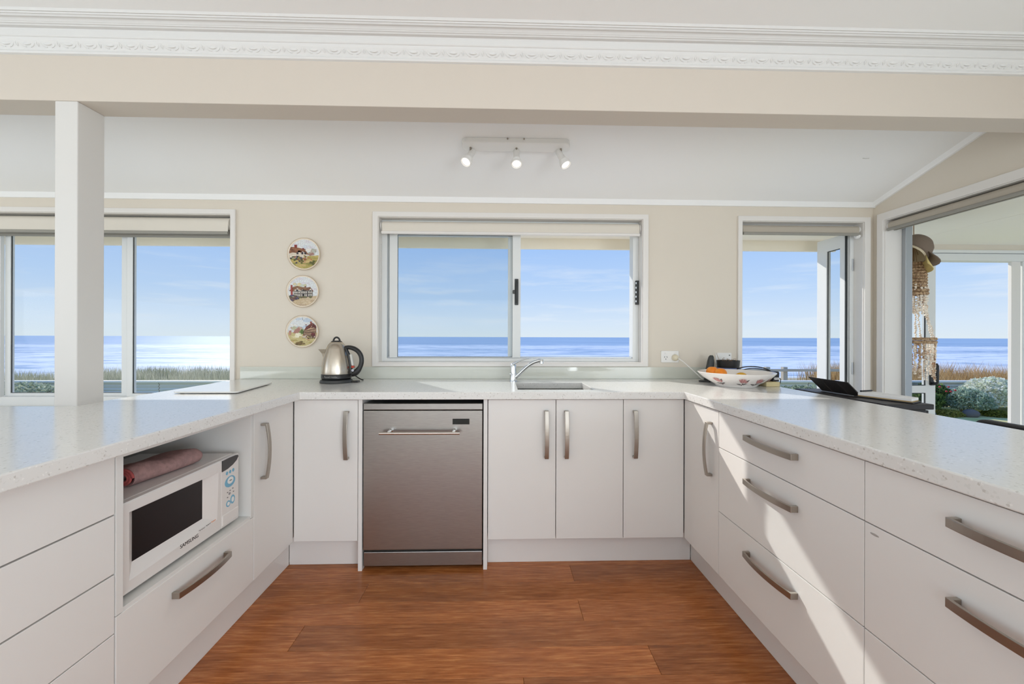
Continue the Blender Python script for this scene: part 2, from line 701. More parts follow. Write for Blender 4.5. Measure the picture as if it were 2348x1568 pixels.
# ---- ceilings
bm = B()
box(bm, -5.2, XW + .15, -7.2, -.41, ZC, ZC + .10)
tag(done(bm, 'ceiling', CEIL), 'flat white living room ceiling above the cornice', 'ceiling', kind='structure')
bm = B()
y0, y1 = -.315, YB + .15
prism(bm, [(y0, rake_z(y0)), (y1, rake_z(y1)), (y1, rake_z(y1) + .12), (y0, rake_z(y0) + .12)], -5.2, XW + .15, 'x')
tag(done(bm, 'ceiling', CEIL), 'white raked ceiling sloping down over the sink run', 'ceiling', kind='structure')

# ---- boxed beam, post
bm = B()
box(bm, -5.05, XW, -.410, -.298, 2.057, 2.45)
tag(done(bm, 'ceiling_beam', CREAMB, bevel=.002), 'long cream boxed beam spanning the kitchen below the cornice', 'beam', kind='structure')
bm = B()
box(bm, -1.714, -1.629, -.409, -.302, 0, 2.057)
tag(done(bm, 'support_post', mat('off_white_post_paint', srgb(214, 211, 207), .5), bevel=.003), 'white square post carrying the beam beside the left worktop', 'post', kind='structure')

# ---- cornice with egg and dart band
cor = thing('trim_1', (0, -.41, 2.237), 'white plaster cornice with egg and dart band along the beam', 'cornice', kind='structure')
prof = [(0, 2.230), (.009, 2.232), (.012, 2.238), (.009, 2.244), (.012, 2.247)]
for i in range(7):
    t = i / 6
    prof.append((.013 + .016 * math.sin(t * math.pi / 2) ** 1.2, 2.249 + .029 * t))
prof += [(.033, 2.280), (.035, 2.283), (.035, 2.302), (.038, 2.306), (.052, 2.305), (.057, 2.309), (.061, 2.3075), (.064, 2.3105)]
for i in range(6):
    t = i / 5
    prof.append((.066 + .016 * t, 2.311 + .005 * t + .003 * math.sin(t * math.pi)))
prof += [(.085, 2.3165), (.089, 2.321), (.093, 2.319), (.096, 2.3235), (.101, 2.3225), (.106, 2.330), (.106, 2.345), (0, 2.345)]
bm = B()
prism(bm, [(-.41 - p, z) for p, z in prof], -5.05, XW, 'x')
PLAST = mat('white_plaster_moulding', srgb(222, 221, 219), .8)
done(bm, 'cornice_moulding', PLAST, cor)
bm = B()
n = 60
for i in range(n):
    x = -2.10 + i * .0765
    M = Matrix.Rotation(R(-24), 4, 'X')
    ellipsoid(bm, (x, -.4275, 2.2650), .0190, .0052, .0120, 14, 7, M)
    for s in (-1, 1):     # shell round each egg
        pts = []
        for k in range(8):
            a = R(12 + 20 * k)
            zz = 2.2655 - .0158 * math.cos(a)
            pts.append((x + s * .0270 * math.sin(a) ** .8, -.4235 - .0135 * max(0, min(1, (zz - 2.249) / .029)) ** .75, zz))
        tube(bm, pts, .0020, 5)
    xd = x + .03825       # dart between two eggs
    for s in (-1, 1):
        tube(bm, [(xd + s * .006, -.4375, 2.2765), (xd + s * .0015, -.4335, 2.266), (xd + s * .0045, -.4310, 2.260), (xd, -.4265, 2.2515)], [.0014, .0022, .0024, .001], 5)
done(bm, 'egg_and_dart_relief', PLAST, cor, smooth=True, auto=40)

# ---- small cove strips where the raked ceiling meets the walls
bm = B()
prism(bm, [(YB, 2.014), (YB - .012, 2.014), (YB - .030, rake_z(YB - .03) + .002), (YB, rake_z(YB) + .002)], -5.05, XW, 'x')
tag(done(bm, 'trim_2', CEIL), 'narrow white cove strip between back wall and raked ceiling', 'trim', kind='structure')
bm = B()
ya, yb_ = -.30, YB
vs_ = []
for y in (ya, yb_):
    z = rake_z(y) + .002
    vs_.append([bm.verts.new((XW, y, z)), bm.verts.new((XW - .035, y, z)), bm.verts.new((XW - .014, y, z - .022)), bm.verts.new((XW, y, z - .022))])
for k in range(4):
    bm.faces.new([vs_[0][k], vs_[0][(k + 1) % 4], vs_[1][(k + 1) % 4], vs_[1][k]])
bm.faces.new(vs_[0])
bm.faces.new(vs_[1][::-1])
bmesh.ops.recalc_face_normals(bm, faces=bm.faces)
tag(done(bm, 'trim_3', CEIL), 'white sloping cove strip on the right wall', 'trim', kind='structure')


def frame4(bm, x0, x1, z0, z1, y0, y1, wl, wr=None, wb=None, wt=None):
    wr = wl if wr is None else wr
    wb = wl if wb is None else wb
    wt = wl if wt is None else wt
    us = [x0, x0 + wl, x1 - wr, x1]
    vs = [z0, z0 + wb, z1 - wt, z1] if wb > 0 else [z0, z1 - wt, z1]
    if wb > 0:
        cells(bm, us, vs, y0, y1, lambda i, j, u, v: not (i == 1 and j == 1), 'y')
    else:
        cells(bm, us, vs, y0, y1, lambda i, j, u, v: not (i == 1 and j == 0), 'y')


def lock(parent, x, y, z, h, m=DGREYP):
    """crescent latch: back plate, curved grip and thumb lever"""
    bm = B()
    prism(bm, rrect(x - .012, x + .012, z - h / 2, z + h / 2, .004), y - .008, y, 'y')
    o = done(bm, 'latch', m, parent, bevel=.001)
    bm = B()
    tube(bm, bez((x + .003, y - .008, z + h * .42), (x + .003, y - .034, z + h * .3), (x + .003, y - .034, z - h * .3), (x + .003, y - .008, z - h * .42), 12), .008, 8, flat=.7)
    done(bm, 'grip', m, o, smooth=True, auto=50)
    bm = B()
    prism(bm, rrect(x - .026, x - .008, z - .012, z + .012, .006), y - .018, y - .004, 'y')
    done(bm, 'thumb_lever', m, o, bevel=.001)
    return o


# ---- centre window: sliding sash pushed left, right half open
w = thing('window_2', (.07, .67, CWIN[2]), 'white framed sliding window above the sink, right half open', 'window', kind='structure')
x0, x1, z0, z1 = CWIN
bm = B()
frame4(bm, -.817, .956, .965, 1.951, YB - .016, YB, .035, .036, .024, .031)
done(bm, 'architrave', TRIMW, w, bevel=.003)
bm = B()
frame4(bm, x0 - .001, x1 + .001, z0 - .001, z1 + .001, YB - .004, .75, .004)
done(bm, 'reveal', TRIMW, w)
bm = B()
frame4(bm, x0 + .003, x1 - .003, z0 + .003, z1 - .003, .662, .735, .034, .038, .022, .05)
fr = done(bm, 'frame', ALU, w, bevel=.002)
bm = B()
box(bm, x0 + .037, x1 - .04, .676, .680, z0 + .025, z0 + .035)
box(bm, x0 + .037, x1 - .04, .706, .710, z0 + .025, z0 + .035)
done(bm, 'track', ALUG, fr)
bm = B()
frame4(bm, -.729, .131, z0 + .028, z1 - .05, .664, .692, .051, .054, .004, .045)
sa = done(bm, 'sliding_sash', ALU, w, bevel=.002)
obox('pane', -.679, .079, .676, .681, z0 + .030, z1 - .095, GLASS2, sa)
bm = B()
frame4(bm, -.680, .079, z0 + .031, z1 - .094, .671, .675, .003)
done(bm, 'glazing_seal', RUBBER, sa)
lock(sa, .104, .664, 1.452, .172)
bm = B()
frame4(bm, -.745, .078, z0 + .026, z1 - .05, .698, .726, .012, .030, .004, .045)
sb = done(bm, 'fixed_sash', ALU, w, bevel=.002)
obox('pane', -.733, .048, .710, .715, z0 + .030, z1 - .095, GLASS2, sb)
bm = B()
prism(bm, rrect(.894, .918, 1.372, 1.532, .003), .652, .662, 'y')
k = done(bm, 'lock_keeper', DGREYP, w, bevel=.001)
bm = B()
for i in range(5):
    box(bm, .892, .900, .648, .654, 1.388 + i * .03, 1.400 + i * .03)
done(bm, 'keeper_teeth', ALUG, k)

# ---- left window
w = thing('window_1', (-2.8, .67, LWIN[2]), 'tall white aluminium window behind the white post', 'window', kind='structure')
x0, x1, z0, z1 = LWIN
bm = B()
frame4(bm, x0 - .03, x1 + .030, z0 - .03, z1 + .030, YB - .016, YB, .03)
done(bm, 'architrave', TRIMW, w, bevel=.003)
bm = B()
frame4(bm, x0 - .001, x1 + .001, z0 - .001, z1 + .001, YB - .004, .75, .004)
done(bm, 'reveal', TRIMW, w)
bm = B()
frame4(bm, x0 + .003, x1 - .003, z0 + .003, z1 - .003, .665, .735, .03, .014, .06, .05)
fr = done(bm, 'frame', ALU, w, bevel=.002)
LX = [(-3.92, -3.205), (-3.205, -2.395), (-2.415, -1.722)]
for i, (a, b) in enumerate(LX):
    yy = .674 if i != 1 else .698
    wl, wr = ((.05, .05), (.035, .075), (.036, .006))[i]
    bm = B()
    frame4(bm, a, b, z0 + .055, z1 - .05, yy, yy + .024, wl, wr, .028, .04)
    s = done(bm, 'sash', ALU, w, bevel=.002)
    obox('pane', a + wl - .001, b - wr + .001, yy + .010, yy + .015, z0 + .082, z1 - .089, GLASS, s)
    bm = B()
    frame4(bm, a + wl - .001, b - wr + .001, z0 + .082, z1 - .089, yy + .005, yy + .009, .004)
    done(bm, 'glazing_seal', RUBBER, s)

# ---- right window: full height opening with a glazed leaf folded out to sea
w = thing('window_3', (1.98, .67, 0), 'open full height window beside the corner, glazed leaf swung outward', 'window', kind='structure')
x0, x1, z0, z1 = RWIN
bm = B()
frame4(bm, 1.547, 2.432, 0, 1.950, YB - .016, YB, .028, .040, 0, .032)
done(bm, 'architrave', TRIMW, w, bevel=.003)
bm = B()
frame4(bm, x0 - .001, x1 + .001, 0, z1 + .001, YB - .004, .75, .004, .004, 0, .004)
done(bm, 'reveal', TRIMW, w)
bm = B()
frame4(bm, x0 + .002, x1 - .003, 0, z1 - .003, .665, .72, .010, .026, 0, .03)
done(bm, 'frame', ALU, w, bevel=.002)
obox('sill_track', x0 + .004, x1 - .004, .655, .745, 0, .02, ALUG, w)
# leaf hinged on the right jamb, standing square to the wall
lx = 2.345
bm = B()
us = [.680, .728, .842, .930]
vs = [.03, .12, 1.775, 1.865]
cells(bm, us, vs, lx, lx + .032, lambda i, j, u, v: not (i == 1 and j == 1), 'x')
lf = done(bm, 'folding_leaf', ALU, w, bevel=.003)
obox('pane', lx + .013, lx + .018, .727, .843, .119, 1.776, GLASS2, lf)
bm = B()
cells(bm, [.727, .732, .838, .843], [.119, .124, 1.771, 1.776], lx + .008, lx + .012, lambda i, j, u, v: not (i == 1 and j == 1), 'x')
done(bm, 'glazing_seal', RUBBER, lf)
bm = B()
box(bm, lx - .004, lx + .008, .674, .682, .03, 1.865)
done(bm, 'edge_seal', RUBBER, lf)
for z in (.25, .95, 1.65):
    bm = B()
    lathe(bm, [(0, z - .04), (.007, z - .04), (.007, z + .04), (0, z + .04)], (lx + .036, .668, 0), 10)
    done(bm, 'hinge', ALUG, lf, smooth=True, auto=40)

# ---- wide door opening in the right wall
w = thing('door_1', (XW, -.9, 0), 'wide white framed door opening leading out to the porch', 'door', kind='structure')
y0, y1, z0, z1 = RDOOR
bm = B()
cells(bm, [y0 - .04, y0, y1, y1 + .043], [0, z1, z1 + .048], XW - .016, XW, lambda i, j, u, v: not (i == 1 and j == 0), 'x')
done(bm, 'architrave', TRIMW, w, bevel=.003)
bm = B()
cells(bm, [y0 - .001, y0 + .004, y1 - .004, y1 + .001], [0, z1 - .004, z1 + .001], XW - .004, XW + .15, lambda i, j, u, v: not (i == 1 and j == 0), 'x')
done(bm, 'reveal', TRIMW, w)
bm = B()
cells(bm, [y0 + .004, y0 + .03, y1 - .03, y1 - .004], [0, z1 - .04, z1 - .004], XW + .105, XW + .150, lambda i, j, u, v: not (i == 1 and j == 0), 'x')
done(bm, 'frame', ALUG, w, bevel=.002)
obox('sill_track', XW + .02, XW + .14, y0 + .004, y1 - .004, 0, .018, ALUG, w)


# ---- roller blinds
def blind(name_label, a0, a1, c, z, r, axis, drop, rail_m, group='roller blinds rolled up', fabric=None):
    """a0..a1 along axis, c the other horizontal coordinate of the roll centre, face towards the room"""
    fabric = fabric or BLIND

    def P(u, v, zz):
        return (u, v, zz) if axis == 'x' else (v, u, zz)
    mid = (a0 + a1) / 2
    t = thing('roller_blind', P(mid, c, z - r), name_label, 'blind', group)
    bm = B()
    tube(bm, [P(a0 + .012, c, z), P(a1 - .012, c, z)], r, 28)
    roll = done(bm, 'fabric_roll', fabric, t, smooth=True, auto=50)
    bm = B()
    s = -1
    q = [P(a0 + .014, c + s * r, z), P(a1 - .014, c + s * r, z), P(a1 - .014, c + s * r, z - drop), P(a0 + .014, c + s * r, z - drop)]
    va = [bm.verts.new(p) for p in q]
    vb = [bm.verts.new(Vector(p) + Vector(P(0, .0015, 0))) for p in q]
    bm.faces.new(va)
    bm.faces.new(vb[::-1])
    for i in range(4):
        bm.faces.new([va[i], vb[i], vb[(i + 1) % 4], va[(i + 1) % 4]])
    bmesh.ops.recalc_face_normals(bm, faces=bm.faces)
    done(bm, 'fabric_drop', fabric, t)
    bm = B()
    tube(bm, [P(a0 + .012, c + s * r, z - drop - .006), P(a1 - .012, c + s * r, z - drop - .006)], .010, 12)
    done(bm, 'bottom_rail', rail_m, t, smooth=True, auto=50)
    for u, d in ((a0, 1), (a1, -1)):
        bm = B()
        lathe(bm, [(0, 0), (r * .9, 0), (r * .9, .003), (r * .55, .011), (0, .011)], (0, 0, 0), 20,
              Matrix.Translation(P(u, c, z)) @ (Matrix.Rotation(R(90 * d), 4, 'Y') if axis == 'x' else Matrix.Rotation(R(-90 * d), 4, 'X')))
        done(bm, 'bracket', WHITEP, t, smooth=True, auto=40)
    return t


b1 = blind('cream roller blind rolled up in the window behind the post', LWIN[0] + .006, LWIN[1] - .006, .632, 1.872, .036, 'x', .060, BLINDR)
obox('head_rail', LWIN[0] + .006, LWIN[1] - .006, .648, .664, 1.79, 1.918, BLINDR, b1)
b2 = blind('cream roller blind rolled up in the window above the sink', CWIN[0] + .008, CWIN[1] - .006, .634, 1.868, .032, 'x', .040, TRIMW)
bm = B()
for i in range(38):
    ellipsoid(bm, (CWIN[0] + .012, .612, 1.862 - i * .009), .0022, .0022, .003, 6, 4)
done(bm, 'bead_chain', WHITEP, b2, smooth=True)
b3 = blind('greyish roller blind rolled up in the narrow corner window', RWIN[0] + .004, RWIN[1] - .004, .632, 1.877, .024, 'x', .030, BLINDR, fabric=BLINDG)
bm = B()
lathe(bm, [(0, 0), (.02, 0), (.02, .012), (.012, .020), (0, .020)], (0, 0, 0), 16, Matrix.Translation((2.378, .62, 1.835)) @ Matrix.Rotation(R(-90), 4, 'Y'))
done(bm, 'chain_wheel', WHITEP, b3, smooth=True, auto=40)
b4 = blind('long grey roller blind rolled up over the porch door opening', RDOOR[0] + .004, RDOOR[1] - .006, XW + .028, 1.872, .028, 'y', .020, BLINDR, fabric=BLINDG)
obox('head_rail', XW + .052, XW + .066, RDOOR[0] + .004, RDOOR[1] - .006, 1.845, 1.904, BLINDR, b4)

# ================================================================== CABINETS
def handle(parent, c, along, out, length=.236, width=.020, bow=.036, foot=.024, th=.0055):
    """curved bow handle: c is the centre on the face, along and out are unit vectors"""
    c, along, out = Vector(c), Vector(along), Vector(out)
    side = along.cross(out)
    n = 14
    hl = length / 2
    outer, inner = [], []
    for i in range(n + 1):
        t = -1 + 2 * i / n
        h = foot + (bow - foot) * (1 - t * t)
        outer.append((t * hl, h))
        ti = t * (hl - .010) / hl
        inner.append((ti * hl, h - th))
    prof_ = [(-hl, 0)] + outer + [(hl, 0), (hl - .010, 0)] + inner[::-1] + [(-hl + .010, 0)]
    bm = B()
    a = [bm.verts.new(c + along * p[0] + out * (p[1] + .0002) - side * width / 2) for p in prof_]
    b = [bm.verts.new(c + along * p[0] + out * (p[1] + .0002) + side * width / 2) for p in prof_]
    m_ = len(prof_)
    for i in range(m_):
        bm.faces.new([a[i], b[i], b[(i + 1) % m_], a[(i + 1) % m_]])
    o_n = n + 1
    # caps as strips: left foot, bow, right foot
    for s, L in ((0, a), (1, b)):
        O = L[1:1 + o_n]
        I = L[3 + o_n:3 + 2 * o_n][::-1]
        for i in range(n):
            bm.faces.new([O[i], O[i + 1], I[i + 1], I[i]])
        bm.faces.new([L[0], O[0], I[0], L[-1]])
        bm.faces.new([O[-1], L[1 + o_n], L[2 + o_n], I[-1]])
    bmesh.ops.recalc_face_normals(bm, faces=bm.faces)
    return done(bm, 'handle', NICKEL, parent, bevel=.0012, label='brushed nickel bow handle')


TH = .018
GAP = .0016
ZB_, ZTOP = .150, .843


def carcass(bm, x0, x1, y0, y1, z0, z1, open_side=None, t=.016):
    box(bm, x0, x1, y0, y1, z0, z1)


# --- back run ------------------------------------------------------
def back_unit(x0, x1, label, doors):
    t = thing('base_cabinet', ((x0 + x1) / 2, .28, .15), label, 'cabinet', 'white kitchen base cabinets')
    if len(doors) == 2:
        bm = B()
        box(bm, x0 + .001, x0 + .017, TH + .002, .58, ZB_, .845)
        box(bm, x1 - .017, x1 - .001, TH + .002, .58, ZB_, .845)
        box(bm, x0 + .017, x1 - .017, TH + .002, .58, ZB_, ZB_ + .016)
        box(bm, x0 + .017, x1 - .017, .564, .58, ZB_ + .016, .845)
        box(bm, x0 + .017, x1 - .017, TH + .002, TH + .018, .76, .845)
        done(bm, 'body', CABIN, t)
    else:
        obox('body', x0 + .001, x1 - .001, TH + .002, .58, ZB_, .845, CABIN, t)
    for a, b, hx in doors:
        d_ = obox('door', a + GAP, b - GAP, 0, TH, ZB_, ZTOP, CAB, t, bevel=.0012)
        handle(d_, (hx, 0, .672), (0, 0, 1), (0, -1, 0))
    return t


back_unit(-1.012, -.700, 'white single door cabinet in the corner left of the dishwasher', [(-1.011, -.700, -.752)])
back_unit(-.062, .616, 'white double door cabinet below the sink', [(-.062, .277, .229), (.277, .616, .328)])
back_unit(.616, .924, 'white single door cabinet in the corner right of the sink', [(.616, .9235, .672)])
for x0, x1, lb in ((-.699, -.6795, 'narrow white end panel on the left side of the dishwasher'), (-.0835, -.064, 'narrow white end panel on the right side of the dishwasher')):
    bm = B()
    box(bm, x0, x1, .001, .58, 0, .8455)
    tag(done(bm, 'end_panel', CAB, bevel=.001), lb, 'panel', 'white dishwasher end panels')

# --- left run ------------------------------------------------------
t = thing('base_cabinet', (XL - .3, -.16, .15), 'white single door cabinet in the left run beside the microwave', 'cabinet', 'white kitchen base cabinets')
obox('body', -1.60, XL - TH - .002, -.317, .20, ZB_, .845, CABIN, t)
d_ = obox('door', XL - TH, XL, -.318 + GAP, -.002, ZB_, ZTOP, CAB, t, bevel=.0012)
handle(d_, (XL, -.262, .668), (0, 0, 1), (1, 0, 0))
obox('filler', -1.60, XL - TH - .004, .20, .58, ZB_, .845, CABIN, t)

t = thing('microwave_cabinet', (XL - .3, -.617, .15), 'white cabinet with an open microwave niche above one wide drawer', 'cabinet', 'white kitchen base cabinets')
bm = B()
box(bm, -1.60, XL, -.916, -.895, .414, .845)
box(bm, -1.60, XL, -.337, -.3195, .414, .845)
box(bm, -1.60, XL - .002, -.895, -.337, .407, .4235)
box(bm, -1.60, XL - .001, -.895, -.337, .829, .845)
box(bm, -1.60, -1.585, -.895, -.337, .4235, .829)
done(bm, 'niche', CABIN, t, bevel=.0008)
obox('body', -1.60, XL - TH - .002, -.915, -.320, ZB_, .407, CABIN, t)
d_ = obox('drawer', XL - TH, XL, -.917 + GAP, -.3185 - GAP, ZB_, .412, CAB, t, bevel=.0012)
handle(d_, (XL, -.612, .352), (0, 1, 0), (1, 0, 0), length=.245)

t = thing('drawer_cabinet', (XL - .3, -1.37, .15), 'white bank of four plain drawers nearest the viewer, left run', 'cabinet', 'white kitchen base cabinets')
obox('body', -1.60, XL - TH - .002, -1.818, -.918, ZB_, .845, CABIN, t)
for za, zb in ((.150, .370), (.373, .526), (.530, .682), (.686, .843)):
    d_ = obox('drawer', XL - TH, XL, -1.818, -.918 - GAP, za, zb, CAB, t, bevel=.0012)
    handle(d_, (XL, -1.45, zb - .062), (0, 1, 0), (1, 0, 0), length=.245)

# --- right run -----------------------------------------------------
t = thing('base_cabinet', (XR + .3, -.16, .15), 'white single door cabinet at the inner corner, right run', 'cabinet', 'white kitchen base cabinets')
obox('body', XR + TH + .002, 1.50, -.320, .20, ZB_, .845, CABIN, t)
d_ = obox('door', XR, XR + TH, -.321 + GAP, -.002, ZB_, ZTOP, CAB, t, bevel=.0012)
handle(d_, (XR, -.262, .668), (0, 0, 1), (-1, 0, 0))
obox('filler', XR + TH + .004, 1.50, .20, .58, ZB_, .845, CABIN, t)
for ya, yb_, lb in ((-1.0095, -.3225, 'white three drawer cabinet crossed by the sunlight, right run'), (-1.698, -1.0105, 'white three drawer cabinet nearest the viewer, right run')):
    t = thing('drawer_cabinet', (XR + .3, (ya + yb_) / 2, .15), lb, 'cabinet', 'white kitchen base cabinets')
    obox('body', XR + TH + .002, 1.50, ya + .001, yb_ - .001, ZB_, .845, CABIN, t)
    for za, zb, hz in ((.150, .4185, .352), (.4215, .689, .622), (.692, .843, .784)):
        d_ = obox('drawer', XR, XR + TH, ya + GAP / 2, yb_ - GAP / 2, za, zb, CAB, t, bevel=.0012)
        handle(d_, (XR, (ya + yb_) / 2 + .010, hz), (0, 1, 0), (-1, 0, 0), length=.252)
        if yb_ < -1 and za < .45 and za > .3:
            bm = B()
            ellipsoid(bm, (XR - .0002, yb_ - .028, zb - .020), .0004, .012, .003, 10, 6)
            done(bm, 'scuff_mark', mat('grey_scuff', srgb(168, 164, 160), .6), d_, smooth=True, label='small grey scuff')

# --- kickboards ----------------------------------------------------
for args, lb in (((-1.064, -.700, .066, .082), 'white kickboard under the corner cabinet left of the dishwasher'),
                 ((-.063, .988, .066, .082), 'white kickboard under the sink cabinets'),
                 ((-1.082, -1.066, -1.818, .066), 'long white kickboard under the microwave run'),
                 ((.990, 1.006, -1.698, .066), 'long white kickboard under the drawer run on the right')):
    bm = B()
    box(bm, args[0], args[1], args[2], args[3], .0005, .149)
    tag(done(bm, 'kickboard', CAB, bevel=.001), lb, 'kickboard', 'white kickboards')

# --- worktop -------------------------------------------------------
SX0, SX1, SY0, SY1 = .090, .484, .068, .386
bm = B()
us = [-2.95, -1.645, -.968, SX0, SX1, .912, 1.540]
vs = [-1.84, -1.72, -.411, -.028, SY0, SY1, .592]


def wt(i, j, u, v):
    if SX0 < u < SX1 and SY0 < v < SY1:
        return False
    if v > -.028:
        return u > -1.645
    if u < -1.645:
        return v < -.411
    if u < -.968:
        return True
    if u > .912:
        return v > -1.72
    return False


cells(bm, us, vs, .848, ZT, wt)
tag(done(bm, 'worktop', QUARTZ, bevel=.0035, org=(0, 0, .848)), 'speckled white stone worktop running round three sides', 'worktop')

# --- splashback ----------------------------------------------------
bm = B()
box(bm, -1.645, 1.545, .5935, .5995, ZT + .0003, .962)
tag(done(bm, 'splashback', SPLASH, bevel=.001), 'low pale green glass splashback strip along the back wall', 'splashback', kind='structure')

# --- sink ----------------------------------------------------------
t = thing('sink', (.287, .227, .70), 'brushed steel undermount sink set in the worktop', 'sink')
bm = B()


def ring(z, inset, r):
    return [bm.verts.new((x, y, z)) for x, y in rrect(SX0 - .004 + inset, SX1 + .004 - inset, SY0 - .004 + inset, SY1 + .004 - inset, r, 6)]


rr = [ring(.8475, -.02, .03), ring(.8475, 0, .028), ring(.845, .003, .028), ring(.72, .010, .040), ring(.705, .022, .035)]
for a, b in zip(rr, rr[1:]):
    m_ = len(a)
    for i in range(m_):
        bm.faces.new([a[i], a[(i + 1) % m_], b[(i + 1) % m_], b[i]])
bm.faces.new(rr[-1])
bmesh.ops.recalc_face_normals(bm, faces=bm.faces)
for f in bm.faces:
    f.normal_flip()
bs = done(bm, 'basin', STEELS, t, smooth=True, auto=40)
sd = bs.modifiers.new('solid', 'SOLIDIFY')
sd.thickness = .0012
sd.offset = -1
# overflow slots in the rear wall of the basin
for i in range(7):
    if i == 3:
        continue
    x = .286 + (i - 3) * .008
    obox('overflow_slot', x - .0018, x + .0018, .377, .3800, .800, .822, BLACKP, t)
obox('overflow_slot', .283, .289, .377, .3800, .809, .813, BLACKP, t)
bm = B()
lathe(bm, [(.045, .706), (.042, .709), (.030, .7085), (.028, .7065), (0, .7065)], (.287, .227, 0), 24)
done(bm, 'drain', CHROME, t, smooth=True, auto=40)

# --- tap -----------------------------------------------------------
tx, ty = .078, .452
t = thing('mixer_tap', (tx, ty, ZT), 'chrome mixer tap with raised lever beside the sink', 'tap')
bm = B()
lathe(bm, [(.026, 0), (.026, .004), (.0225, .006), (.0215, .040), (.0225, .041), (.0225, .045), (.0205, .047), (.0195, .085), (.018, .096), (.010, .102), (0, .103)], (tx, ty, ZT + .0003), 24)
bd = done(bm, 'body', CHROME, t, smooth=True, auto=40)
bm = B()
p = bez((tx + .012, ty - .008, ZT + .026), (tx + .07, ty - .03, ZT + .075), (tx + .095, ty - .05, ZT + .122), (tx + .160, ty - .075, ZT + .132), 16)
tube(bm, p, [.011] * 6 + [.0105] * 11, 14)
sp = done(bm, 'spout', CHROME, t, smooth=True, auto=60)
bm = B()
e_ = Vector((tx + .164, ty - .077, 0))
lathe(bm, [(0, .112), (.0095, .112), (.0115, .114), (.0115, .136), (.009, .139), (0, .139)], (e_.x, e_.y, ZT), 16)
done(bm, 'aerator', CHROME, sp, smooth=True, auto=40)
bm = B()
p = bez((tx - .012, ty, ZT + .096), (tx + .01, ty - .01, ZT + .112), (tx + .05, ty - .02, ZT + .138), (tx + .105, ty - .035, ZT + .142), 12)
tube(bm, p, [.015, .0155, .015, .013, .0115, .010, .009, .008, .0075, .007, .0065, .006, .004], 12, flat=.5)
done(bm, 'lever', CHROME, t, smooth=True, auto=60)

# --- dishwasher ----------------------------------------------------
DX0, DX1 = -.6735, -.0885
t = thing('dishwasher', ((DX0 + DX1) / 2, .28, 0), 'freestanding brushed steel dishwasher under the worktop', 'dishwasher')
obox('body', DX0 + .002, DX1 - .002, .030, .57, .022, .822, mat('grey_steel_side', srgb(112, 110, 108), .45, .7), t)
obox('top_strip', DX0, DX1, .000, .032, .794, .8245, STEEL, t, bevel=.002)
dr = obox('door', DX0, DX1, -.002, .030, .104, .7905, STEEL, t, bevel=.003)
bm = B()
tube(bm, [(-.585, -.040, .6875), (-.197, -.040, .6875)], .0070, 16)
hb = done(bm, 'handle', mat('polished_steel_bar', srgb(214, 206, 198), .2, 1.0), dr, smooth=True, auto=50)
for x in (-.538, -.226):
    bm = B()
    lathe(bm, [(0, 0), (.011, 0), (.011, .004), (.007, .008), (.007, .040), (0, .040)], (0, 0, 0), 14,
          Matrix.Translation((x, -.002, .694)) @ Matrix.Rotation(R(90), 4, 'X'))
    done(bm, 'handle_mount', CHROME, hb, smooth=True, auto=40)
obox('display', -.2365, -.153, -.0035, -.0015, .722, .750, BLACKG, dr, bevel=.0008, label='small black display window')
obox('kick_panel', DX0, DX1, .006, .040, .020, .0905, STEEL, t, bevel=.003)
for x in (DX0 + .05, DX1 - .05):
    for y in (.08, .50):
        bm = B()
        lathe(bm, [(0, .0005), (.018, .0005), (.018, .006), (.008, .008), (.008, .024), (0, .024)], (x, y, 0), 14)
        done(bm, 'foot', BLACKP, t, smooth=True, auto=40)

# --- microwave -----------------------------------------------------
MX = -1.036
MY0, MY1, MZ0, MZ1 = -.882, -.375, .436, .692
WHM = mat('white_microwave_enamel', srgb(228, 224, 221), .35)
t = thing('microwave', (-1.22, -.628, .4235), 'white microwave oven with black glass door in the niche', 'microwave')
obox('body', -1.42, MX - .022, MY0, MY1, MZ0, MZ1, WHM, t, bevel=.006)
for x in (-1.38, -1.10):
    for y in (MY0 + .04, MY1 - .04):
        bm = B()
        lathe(bm, [(0, 0), (.012, 0), (.012, .013), (0, .013)], (x, y, .4237), 12)
        done(bm, 'foot', BLACKP, t, smooth=True, auto=40)
# door with a deep chamfered surround
DY1 = -.478
WY0, WY1, WZ0, WZ1 = -.822, -.548, .508, .652
bm = B()
xo = MX
outer = [(MY0, MZ0), (DY1, MZ0), (DY1, MZ1), (MY0, MZ1)]
ch = [(MY0 + .030, MZ0 + .034), (DY1 - .022, MZ0 + .046), (DY1 - .014, MZ1 - .038), (MY0 + .030, MZ1 - .030)]
inn = [(WY0, WZ0), (WY1, WZ0), (WY1, WZ1), (WY0, WZ1)]
rings_ = []
for ptsr, x in ((outer, MX - .021), (outer, xo - .004), ([(y + (.004 if y < -.7 else -.004), z + (.004 if z < .55 else -.004)) for y, z in outer], xo), (ch, xo), (inn, xo - .0195)):
    rings_.append([bm.verts.new((x, y, z)) for y, z in ptsr])
for a, b in zip(rings_, rings_[1:]):
    for i in range(4):
        bm.faces.new([a[i], a[(i + 1) % 4], b[(i + 1) % 4], b[i]])
bm.faces.new(rings_[0])
bmesh.ops.recalc_face_normals(bm, faces=bm.faces)
dr = done(bm, 'door', WHM, t)
obox('window', xo - .0215, xo - .0190, WY0, WY1, WZ0, WZ1, mat('dark_oven_glass', srgb(24, 17, 18), .12), dr, label='black glass window')
M = Matrix(((0, 0, 1, xo + .0004), (1, 0, 0, -.632), (0, 1, 0, .4705), (0, 0, 0, 1)))
text_mesh('maker_lettering', 'SAMSUNG', .0175, M, mat('dark_print', srgb(52, 50, 52), .5), dr)
bm = B()
